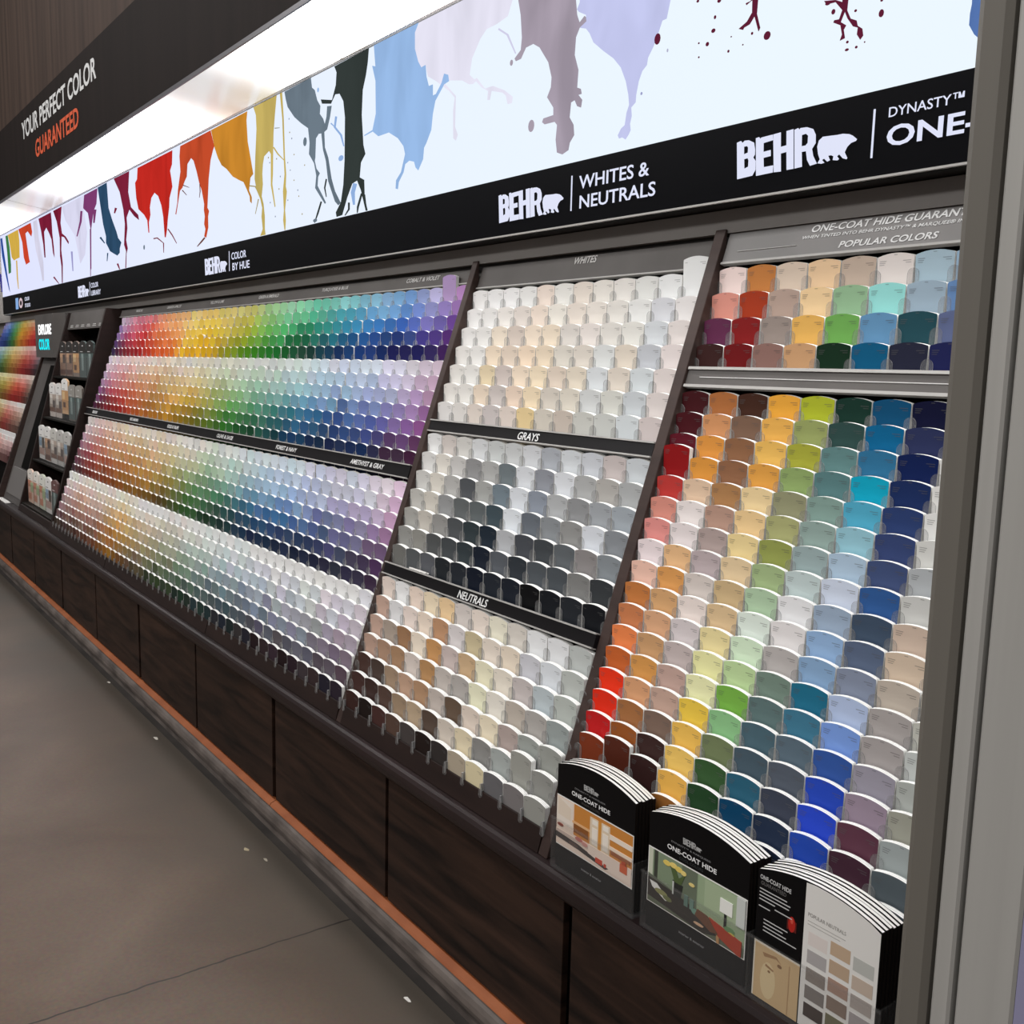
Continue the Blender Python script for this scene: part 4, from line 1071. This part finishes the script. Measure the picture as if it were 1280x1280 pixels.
def divider(x):
    MB().box(x - 0.0018, x + 0.0018, 1.6968, 1.6984, 2.009, 2.097).build('divider_line', M_LITW, band)


logo(-1.544, 2.014, 1.0)
divider(-1.211)
text('lettering', 'DYNASTY\u2122', M_LITW, band, (-1.180, 1.6975, 2.0765), 0.148, 0.0185, bold=0.006)
text('lettering', 'ONE-COAT HIDE', M_LITW, band, (-1.181, 1.6975, 2.0235), 0.570, 0.0375, bold=0.022)
logo(-2.432, 2.010, 0.98)
divider(-2.107)
text('lettering', 'WHITES &', M_LITW, band, (-2.077, 1.6975, 2.0595), 0.259, 0.033, bold=0.012)
text('lettering', 'NEUTRALS', M_LITW, band, (-2.073, 1.6975, 2.0105), 0.279, 0.033, bold=0.012)
logo(-4.886, 2.008, 0.98)
divider(-4.565)
text('lettering', 'COLOR', M_LITW, band, (-4.537, 1.6975, 2.0565), 0.178, 0.0315, bold=0.012)
text('lettering', 'BY HUE', M_LITW, band, (-4.527, 1.6975, 2.0085), 0.205, 0.033, bold=0.012)
logo(-7.42, 2.006, 0.98)
divider(-7.10)
text('lettering', 'COLOR', M_LITW, band, (-7.07, 1.6975, 2.056), 0.185, 0.0315, bold=0.012)
text('lettering', 'LIBRARY', M_LITW, band, (-7.065, 1.6975, 2.0075), 0.235, 0.0315, bold=0.012)
MB().box(-9.64, -9.53, 1.6965, 1.6984, 2.002, 2.096).build('emblem', glow('lit_blue_emblem', '8EB4E8', 0.9), band)
flat_shape('emblem', [[(-9.42 + 0.075 * math.cos(a * math.pi / 10), 2.048 + 0.042 * math.sin(a * math.pi / 10)) for a in range(20)], [(-9.42 + 0.045 * math.cos(a * math.pi / 10), 2.048 + 0.022 * math.sin(a * math.pi / 10)) for a in range(20)]], glow('lit_pale_emblem', 'E0C8D0', 0.9), band, 1.6975)
text('lettering', 'COLOR', M_LITW, band, (-9.25, 1.6975, 2.058), 0.19, 0.030, bold=0.012)
text('lettering', 'STUDIO', M_LITW, band, (-9.25, 1.6975, 2.006), 0.22, 0.030, bold=0.012)

# ------------------------------------------------------------------ lighted canopy and the board above it
can = thing('canopy', 'glossy white lighted canopy projecting above the paint splash sign', 'canopy', (-5.2, 1.55, 2.67))
SA, SB = (1.7005, 2.6695), (1.4075, 2.7165)
M_SOFFIT = mat('glossy_white_soffit', 'EFE6DA', 0.18, spec=0.5)
MB().prism_x([SA, SB, (1.4075, 2.7205), (1.4415, 2.7205), (1.4415, 2.75), (1.83, 2.75), (1.83, 2.6695)], -12.0, 0.62).build('soffit', M_SOFFIT, can)


def sof(t, o):
    y, z = SA[0] + (SB[0] - SA[0]) * t, SA[1] + (SB[1] - SA[1]) * t
    return (y, z + o)




def diffuser_material():
    """long lamp cover: bright over the tubes, fading out where two tubes leave a gap"""
    m = bpy.data.materials.new('lamp_diffuser')
    m.use_nodes = True
    nt = m.node_tree
    b = nt.nodes['Principled BSDF']
    b.inputs['Base Color'].default_value = (0.80, 0.76, 0.70, 1)
    b.inputs['Roughness'].default_value = 0.22
    b.inputs['Emission Color'].default_value = (1.0, 0.99, 0.975, 1)
    tc = nt.nodes.new('ShaderNodeTexCoord')
    sp = nt.nodes.new('ShaderNodeSeparateXYZ')
    nt.links.new(tc.outputs['Object'], sp.inputs[0])
    last = None
    for xc, half in ((-4.25, 0.42), (-8.0, 0.75)):
        d = nt.nodes.new('ShaderNodeMath'); d.operation = 'ADD'; d.inputs[1].default_value = -xc
        ab = nt.nodes.new('ShaderNodeMath'); ab.operation = 'ABSOLUTE'
        mr = nt.nodes.new('ShaderNodeMapRange'); mr.interpolation_type = 'SMOOTHSTEP'
        mr.inputs['From Min'].default_value, mr.inputs['From Max'].default_value = half * 0.2, half * 2.4
        mr.inputs['To Min'].default_value, mr.inputs['To Max'].default_value = 0.36, 1.0
        nt.links.new(sp.outputs['X'], d.inputs[0]); nt.links.new(d.outputs[0], ab.inputs[0]); nt.links.new(ab.outputs[0], mr.inputs['Value'])
        if last is None:
            last = mr.outputs[0]
        else:
            mm = nt.nodes.new('ShaderNodeMath'); mm.operation = 'MINIMUM'
            nt.links.new(last, mm.inputs[0]); nt.links.new(mr.outputs[0], mm.inputs[1])
            last = mm.outputs[0]
    pw = nt.nodes.new('ShaderNodeMath'); pw.operation = 'POWER'; pw.inputs[1].default_value = 3.0
    nt.links.new(last, pw.inputs[0])
    last = pw.outputs[0]
    st = nt.nodes.new('ShaderNodeMath'); st.operation = 'MULTIPLY'; st.inputs[1].default_value = SOFFIT_POWER
    nt.links.new(last, st.inputs[0])
    nt.links.new(st.outputs[0], b.inputs['Emission Strength'])
    return m


MB().prism_x([sof(0.05, -0.0015), sof(0.97, -0.0015), sof(0.97, 0.002), sof(0.05, 0.002)], -11.9, 0.3).build('light_diffuser', diffuser_material(), can)
seams = MB()
for x in (-3.41, -5.02, -6.56, -8.2, -9.8, -1.8, -0.2):
    MB().prism_x([sof(0.02, -0.0022), sof(0.98, -0.0022), sof(0.98, 0.001), sof(0.02, 0.001)], x - 0.003, x + 0.003).build('panel_seam', mat('soffit_seam', 'B8AEA0', 0.5), can)
board = thing('overhead_board', 'tall dark board over the canopy lettered your perfect color guaranteed', 'sign board', (-5.5, 1.45, 2.7))
MB().box(-12.0, 0.62, 1.400, 1.44, 2.722, 3.1895).build('lower_board', noisy('black_brown_laminate', '1A1311', '201816', scale=(6, 1, 0.5), nscale=2, rough=0.65, spec=0.1), board)
MB().box(-12.0, 0.62, 1.4012, 1.44, 3.1905, 4.5).build('wood_panel', M_WOODV, board)
MB().box(-12.0, 0.62, 1.398, 1.4065, 2.706, 2.7218).build('metal_edge', mat('dark_metal_edge', '6A686C', 0.4, 0.6), board)
text('lettering', 'YOUR PERFECT COLOR', mat('white_letters', 'DADADA', 0.5), board, (-7.475, 1.3985, 3.000), 1.90, 0.112, bold=0.02)
text('lettering', 'GUARANTEED', mat('orange_letters', 'D8562C', 0.5), board, (-7.08, 1.3985, 2.832), 1.115, 0.108, bold=0.02)

# ------------------------------------------------------------------ brochure stacks in clear pockets (nearest rack)
M_COVER = mat('black_cover', '0A0A0C', 0.4, spec=0.15)
M_SPINE = mat('dark_brochure_sides', '1E1917', 0.5, spec=0.15)
M_BPAPER = mat('brochure_paper_edge', 'E4E2DE', 0.6)


def brochure(x0, x1, y, z0, z1, label, group, rise=0.022):
    """one brochure: arched top, black folded edge and white page edges along the top"""
    n = 10
    w = x1 - x0
    arc = [(x1 - w * i / n, z1 + rise * (1 - (2.0 * i / n - 1) ** 2)) for i in range(1, n)]
    body = [(x0, z0), (x1, z0), (x1, z1)] + arc + [(x0, z1)]
    t = thing('brochure', label, 'brochure', ((x0 + x1) / 2, y, z0), group)
    MB().prism_y(body, y, y + 0.0005).build('front_cover', [M_COVER], t)
    inner = [(x0 + 0.001, z0 + 0.001), (x1 - 0.0012, z0 + 0.001), (x1 - 0.0012, z1 - 0.0004)] + [(px, pz - 0.0004) for px, pz in arc] + [(x0 + 0.001, z1 - 0.0004)]
    pg = MB().prism_y(inner, y + 0.00055, y + 0.00715)
    k = len(inner)
    for i in range(k):
        (ax, az), (bx, bz) = inner[i], inner[(i + 1) % k]
        if abs(ax - bx) < 1e-6:
            pg.m[2 + i] = 1
    pg.build('pages', [M_BPAPER, M_SPINE], t)
    MB().prism_y(body, y + 0.0072, y + 0.0076).build('back_cover', [M_SPINE], t)
    return t


def flat(parent, name, y, x0, x1, z0, z1, items):
    """flat printed picture: (hex, polygon in 0..1 coordinates or u0,u1,v0,v1), each a hair nearer"""
    b = MB()
    mats, keys = [], {}
    for i, it in enumerate(items):
        hx, g = it
        if hx not in keys:
            keys[hx] = len(mats)
            mats.append(mat('print_' + hx, hx, 0.35))
        if isinstance(g[0], tuple):
            pts = g
        else:
            u0, u1, v0, v1 = g
            pts = [(u0, v0), (u1, v0), (u1, v1), (u0, v1)]
        b.prism_y([(x0 + (x1 - x0) * u, z0 + (z1 - z0) * v) for u, v in pts], y - 0.00008 * (i + 1), y + 0.0001, keys[hx])
    return b.build(name, mats, parent)


def ell(cx, cy, rx, ry, n=14):
    return [(cx + rx * math.cos(2 * math.pi * i / n), cy + ry * math.sin(2 * math.pi * i / n)) for i in range(n)]


KITCHEN = [('E6D2C2', (0, 1, 0.0, 1)), ('C8843C', (0.24, 1, 0.36, 1)), ('E8DCD0', (0, 0.22, 0.46, 0.97)), ('8A5428', (0.24, 0.44, 0.42, 0.60)), ('E0B080', (0.22, 0.46, 0.60, 0.65)),
           ('E2D2C0', [(0.02, 0.98), (0.2, 0.86), (0.2, 0.6), (0.02, 0.62)]),
           ('E0CDB4', (0.46, 0.72, 0.34, 0.93)), ('D4923F', (0.57, 0.61, 0.34, 0.93)), ('F0E8DC', (0.49, 0.56, 0.80, 0.9)), ('F0E8DC', (0.63, 0.70, 0.80, 0.9)), ('EEE4D8', (0.49, 0.56, 0.40, 0.74)), ('EEE4D8', (0.63, 0.70, 0.40, 0.74)),
           ('EEDFD0', (0.72, 1, 0.70, 0.80)), ('A05A2C', (0.74, 0.98, 0.42, 0.50)), ('E8D4C0', (0.72, 1, 0.5, 0.57)), ('C8B4A8', (0.0, 1, 0.25, 0.31)), ('E9D6C8', (0.45, 1.0, 0.05, 0.36)),
           ('3A3432', [(0, 0.24), (0.30, 0.22), (0.72, 0.10), (0.68, 0.05), (0.3, 0.12), (0, 0.14)]), ('5A4A44', ell(0.25, 0.17, 0.07, 0.035)), ('B87068', ell(0.32, 0.33, 0.05, 0.04)), ('C89088', ell(0.40, 0.30, 0.04, 0.04)), ('8A4030', ell(0.06, 0.42, 0.04, 0.03)),
           ('C8442C', (0.55, 0.64, 0.09, 0.19)), ('C04028', (0.66, 0.69, 0.09, 0.16)), ('D06038', (0.86, 0.95, 0.20, 0.36)), ('B84A28', (0.88, 0.93, 0.36, 0.42))]
GREENROOM = [('7E8E74', (0, 1, 0, 1)), ('C8CCB8', (0.0, 0.045, 0.25, 1)), ('3C4038', (0.06, 0.10, 0.32, 1)), ('66705E', (0.36, 0.52, 0.3, 1)), ('96A888', (0.53, 1, 0.22, 1)), ('A4B494', (0.60, 0.94, 0.5, 0.98)),
             ('5A6250', [(0, 0.52), (0.3, 0.42), (0.62, 0.34), (1, 0.16), (1, 0), (0, 0)]), ('2E2A26', [(0, 0.46), (0.35, 0.40), (0.62, 0.30), (0.74, 0.1), (0.6, 0.0), (0, 0.1)]),
             ('E8E8E4', [(0.02, 0.40), (0.10, 0.40), (0.24, 0.20), (0.20, 0.17), (0.05, 0.30)]), ('8A8A5A', ell(0.15, 0.28, 0.07, 0.05)), ('6A7048', ell(0.22, 0.23, 0.05, 0.045)),
             ('2A2C2A', [(0.27, 0.64), (0.38, 0.62), (0.36, 0.36), (0.28, 0.36)]), ('C8CCC8', (0.27, 0.285, 0.38, 0.62)), ('4E6038', [(0.24, 0.86), (0.29, 0.62), (0.36, 0.62), (0.40, 0.84), (0.33, 0.72), (0.30, 0.84)]),
             ('E2C868', ell(0.20, 0.88, 0.04, 0.045)), ('EAD078', ell(0.27, 0.90, 0.04, 0.045)), ('E2C868', ell(0.33, 0.88, 0.04, 0.045)), ('E8D080', ell(0.38, 0.86, 0.03, 0.04)), ('E2CC84', ell(0.47, 0.74, 0.03, 0.03)),
             ('5E7A70', (0.40, 0.44, 0.30, 0.50)), ('6A887C', (0.46, 0.50, 0.30, 0.48)), ('6E9484', ell(0.52, 0.30, 0.04, 0.05)), ('7AA494', ell(0.60, 0.30, 0.04, 0.06)),
             ('ECECE6', (0.76, 0.88, 0.58, 0.82)), ('1E1E1C', (0.805, 0.825, 0.34, 0.58)), ('6A8A60', ell(0.86, 0.34, 0.05, 0.05)), ('C8B45A', ell(0.88, 0.29, 0.03, 0.03)),
             ('A83A22', [(0.66, 0.36), (0.98, 0.26), (0.98, -0.0), (0.94, 0.0), (0.76, 0.12)]), ('6A4632', [(0.54, 0.38), (0.64, 0.36), (0.76, 0.16), (0.68, 0.12), (0.52, 0.26)]), ('B88A5A', [(0.74, 0.12), (0.77, 0.12), (0.77, 0.0), (0.745, 0.0)]), ('D0A888', ell(0.56, 0.12, 0.05, 0.02)), ('C8CCC8', (0.92, 1, 0.5, 1))]
BZ0, BZ1 = 0.5500, 0.777
specs = [(-1.583, -1.343, 'orange kitchen picture', KITCHEN, 1), (-1.303, -1.058, 'green living room picture', GREENROOM, 2), (-1.040, -0.803, 'neutral color swatches', None, 3)]
for x0, x1, what, art, kk in specs:
    y = 1.2880
    zt = BZ1 if kk > 1 else 0.776
    t = brochure(x0, x1, y, BZ0, zt, 'front brochure with %s in clear pocket below the card rack' % what, None)
    w = x1 - x0
    if kk < 3:
        za, zb = BZ0 + 0.052, 0.708
        MB().box(x0 + 0.001, x1 - 0.001, y - 0.0006, y + 0.0001, za - 0.0022, zb + 0.0022).build('picture_border', mat('white_border', 'E8E6E2', 0.5), t)
        flat(t, 'cover_picture', y - 0.0007, x0 + (0.001 if kk == 1 else 0.003), x1 - 0.003, za, zb, art)
        lx = x0 + w * 0.36
        flat_shape('logo', [[(lx + px * 0.155, 0.7485 + pz * 0.155) for px, pz in ring] for ch in 'BEHR' for ring in LOGO[ch]], mat('gray_logo', 'A8A8A8', 0.5), t, y - 0.0006, 0.0002)
        flat_shape('logo_bear', [[(lx + px * 0.155, 0.7485 + pz * 0.155) for px, pz in LOGO['bear'][0]]], mat('gray_logo', 'A8A8A8', 0.5), t, y - 0.0006, 0.0002)
        text('lettering', 'DYNASTY\u2122 & MARQUEE\u00ae', mat('dim_gray_print', '8A8A8C', 0.5), t, (x0 + w * 0.24, y - 0.0006, 0.7395), w * 0.40, 0.0042)
        text('lettering', 'ONE-COAT HIDE', mat('white_title', 'E4E4E4', 0.5), t, (x0 + w * 0.20, y - 0.0006, 0.7245), w * 0.50, 0.0095, bold=0.025)
        text('lettering', 'WARM COLORS' if kk == 1 else 'COOL COLORS', mat('dark_gray_print', '4A4644' if kk == 1 else '3A3E40', 0.5), t, (x0 + w * 0.33, y - 0.0006, 0.7155), w * 0.24, 0.0052)
        text('lettering', 'interior & exterior', mat('dim_gray_print', '9A9A9C', 0.5), t, (x0 + w * 0.36, y - 0.0006, BZ0 + 0.024), w * 0.26, 0.0050)
    else:
        xm = x0 + w * 0.405
        pb = flat(t, 'white_page', y - 0.0002, x0, x1, BZ0, zt, [('E2E0DC', [(0.41, 0.0), (0.992, 0.0), (0.992, 0.985)] + [(0.992 - 0.582 * i / 8, (zt + 0.022 * (1 - (2 * (0.992 - 0.582 * i / 8) - 1) ** 2) - BZ0) / (zt - BZ0) - 0.008) for i in range(1, 8)] + [(0.41, 1.08)])])
        text('lettering', 'ONE-COAT HIDE', mat('dim_white_title', 'C8C8C8', 0.5), t, (x0 + w * 0.02, y - 0.0006, 0.7620), w * 0.27, 0.0078, bold=0.02)
        text('lettering', 'GUARANTEED', mat('dim_gray_title', '6E6C6C', 0.5), t, (x0 + w * 0.03, y - 0.0006, 0.7525), w * 0.22, 0.0065)
        rows = MB()
        for i, (a, b2) in enumerate(((0.02, 0.26), (0.02, 0.29), (0.02, 0.28), (0.02, 0.16), (0.16, 0.31), (0.02, 0.12))):
            rows.box(x0 + w * a, x0 + w * b2, y - 0.0006, y, 0.7440 - 0.0062 * i, 0.7456 - 0.0062 * i)
        for i, (a, b2) in enumerate(((0.07, 0.28), (0.07, 0.24), (0.07, 0.27), (0.07, 0.36))):
            rows.box(x0 + w * a, x0 + w * b2, y - 0.0006, y, 0.6930 - 0.0065 * i, 0.6945 - 0.0065 * i)
        rows.build('small_print', mat('white_small_print', 'C0C0C0', 0.5), t)
        flat(t, 'red_can_picture', y - 0.0002, x0, x1, BZ0, zt, [('5A1410', (0.27, 0.35, 0.66, 0.74)), ('B02018', ell(0.31, 0.71, 0.03, 0.06)), ('D05040', ell(0.31, 0.735, 0.012, 0.02))])
        flat(t, 'lower_picture', y - 0.0002, x0, x0 + w * 0.40, BZ0, 0.660, [('E4DCCC', (0.0, 1, 0, 0.92)), ('CBAE84', (0.03, 1, 0, 0.89)), ('DAC49A', ell(0.34, 0.36, 0.17, 0.3)), ('A07C58', [(0.2, 0.78), (0.5, 0.82), (0.62, 0.74), (0.5, 0.78), (0.24, 0.72)]), ('A07C58', [(0.28, 0.62), (0.46, 0.58), (0.45, 0.55), (0.27, 0.58)]), ('8A6848', ell(0.58, 0.7, 0.05, 0.03)), ('8A6848', ell(0.36, 0.52, 0.03, 0.02)), ('B89870', (0.78, 0.80, 0, 0.8))])
        text('lettering', 'POPULAR NEUTRALS', mat('gray_heading', '8A8682', 0.5), t, (x0 + w * 0.44, y - 0.0006, 0.7420), w * 0.30, 0.0062)
        lines = MB()
        for i, (a, b2) in enumerate(((0.44, 0.74), (0.44, 0.70))):
            lines.box(x0 + w * a, x0 + w * b2, y - 0.0006, y, 0.7335 - 0.0055 * i, 0.7345 - 0.0055 * i)
        lines.build('small_print', mat('pale_gray_lines', 'A8A4A0', 0.5), t)
        sw = [('DCD3CE', 'BFA68C', 'B9BAB5'), ('AAA6A6', 'B8A088', 'C0AFA0'), ('8A817A', 'A6897A', 'ABA29C'), ('7D7773', '857468', 'A29C9C'), ('3E3430', '6E6A52', '8A8480')]
        items = []
        for r in range(5):
            for c in range(3):
                u = 0.452 + 0.178 * c
                v = 0.735 - 0.135 * r + (0.02 if c == 1 else 0.0)
                items.append((sw[r][c], (u, u + 0.155, v - 0.10, v)))
        flat(t, 'color_swatches', y - 0.0003, x0, x1, BZ0, zt, items)
    for i in range(1, 6):
        brochure(x0 + 0.0006 * i, x1 + 0.0012 * i, y + 0.0078 * i, BZ0, zt + 0.0005 * i + 0.0011 * ((i * 7 + kk) % 3), 'brochure stacked behind the one with %s' % what, 'brochures behind the %s' % what)
    px0, px1 = x0 - 0.008, x1 + 0.012
    b = MB()
    b.box(px0, px1, 1.2790, 1.2815, 0.546, 0.660)
    b.box(px0, px0 + 0.0025, 1.2816, 1.336, 0.546, 0.660)
    b.box(px1 - 0.0025, px1, 1.2816, 1.336, 0.546, 0.660)
    b.box(px0, px1, 1.3362, 1.3385, 0.546, 0.70)
    b.box(px0 + 0.0026, px1 - 0.0026, 1.2816, 1.336, 0.546, 0.5485)
    b.box(px0 - 0.001, px1 + 0.001, 1.2775, 1.2789, 0.6560, 0.6600)
    tag(b.build('brochure_pocket', M_CLEAR), 'clear acrylic pocket holding the brochures with %s' % what, 'acrylic pocket')

# ------------------------------------------------------------------ aluminium post at the near end
post = thing('metal_post', 'tall gray aluminium post with grooves at the near end of the racks', 'post', (-0.5375, 1.03, 0))
pr = [(-0.6055, 1.075), (-0.6050, 1.012), (-0.6015, 1.004), (-0.5945, 1.000), (-0.5735, 1.002), (-0.5665, 1.008), (-0.5650, 1.030), (-0.5650, 1.075)]
MB().prism_z(pr, 0.001, 3.3).build('shaded_front_rail', M_METAL_SHADED, post)
MB().prism_z([(-0.5685, 1.032), (-0.5285, 1.032), (-0.5285, 1.075), (-0.5685, 1.075)], 0.001, 3.3).build('groove', M_DARK, post)
MB().prism_z([(-0.5590, 1.033), (-0.5590, 1.003), (-0.5560, 1.000), (-0.5400, 1.000), (-0.5370, 1.003), (-0.5370, 1.033)], 0.001, 3.3).build('narrow_bead', M_METAL, post)
MB().prism_z([(-0.5310, 1.060), (-0.5310, 1.003), (-0.5280, 1.000), (-0.4725, 1.000), (-0.4695, 1.003), (-0.4695, 1.060)], 0.001, 3.3).build('wide_plate', M_METAL, post)
MB().prism_z([(-0.4690, 1.003), (-0.4425, 1.030), (-0.4425, 1.075), (-0.4690, 1.075)], 0.001, 3.3).build('side_strip', M_LILAC, post)  # pale lilac strip down the right side of the post

# ------------------------------------------------------------------ small loose things
def scrap(x, y, s, a, label, col='E6E2DC', z=0.0008):
    pts = [(x + s * r * math.cos(t + a), y + 0.45 * s * r * math.sin(t + a)) for r, t in ((1, 0), (0.7, 0.9), (0.9, 1.9), (0.8, 3.0), (1.0, 3.6), (0.6, 4.6), (0.85, 5.5))]
    o = MB().prism_z(pts, 0.0004, 0.0004 + z).build('paper_scrap', mat('scrap_paper', col, 0.8))
    return tag(o, label, 'scrap')


scrap(-2.058, 1.203, 0.016, 0.3, 'white paper scrap lying near the floor joint end by the bumper')
scrap(-4.218, 1.214, 0.022, 0.2, 'pale paper scrap on the floor halfway along the bumper', 'C8C2B8')
scrap(-3.051, 1.162, 0.018, 1.2, 'torn beige scrap on the floor before the orange beam joint', 'A89C80')
scrap(-2.950, 1.188, 0.014, 0.1, 'small grayish scrap on floor just past the beam joint', 'B0A898')
scrap(-5.107, 1.247, 0.018, 0.4, 'pale scrap against the bumper under the long color rack', 'C8C2B8')
o = MB().box(-8.36, -8.02, 1.285, 1.320, 0.5455, 0.5495).build('paper_sheet', M_PAPER)
tag(o, 'white paper sheet lying on the countertop before the gray column', 'paper')
for i, (x, z, c, w2, lab) in enumerate(((-8.60, 0.5455, '8A1C20', 0.20, 'dark red sample box on the countertop below the farthest rack'), (-8.62, 0.645, '2C4A70', 0.16, 'blue and white sample box standing on the red one'))):
    t = thing('sample_box', lab, 'box', (x, 1.30, z))
    MB().box(x - w2, x, 1.272, 1.320, z, z + 0.062).build('box_body', mat('sample_box_color', c, 0.5), t, 0.002)
    MB().box(x - w2 - 0.001, x + 0.001, 1.270, 1.322, z + 0.0622, z + 0.095).build('box_lid', M_PAPER, t, 0.002)
settle_texts()
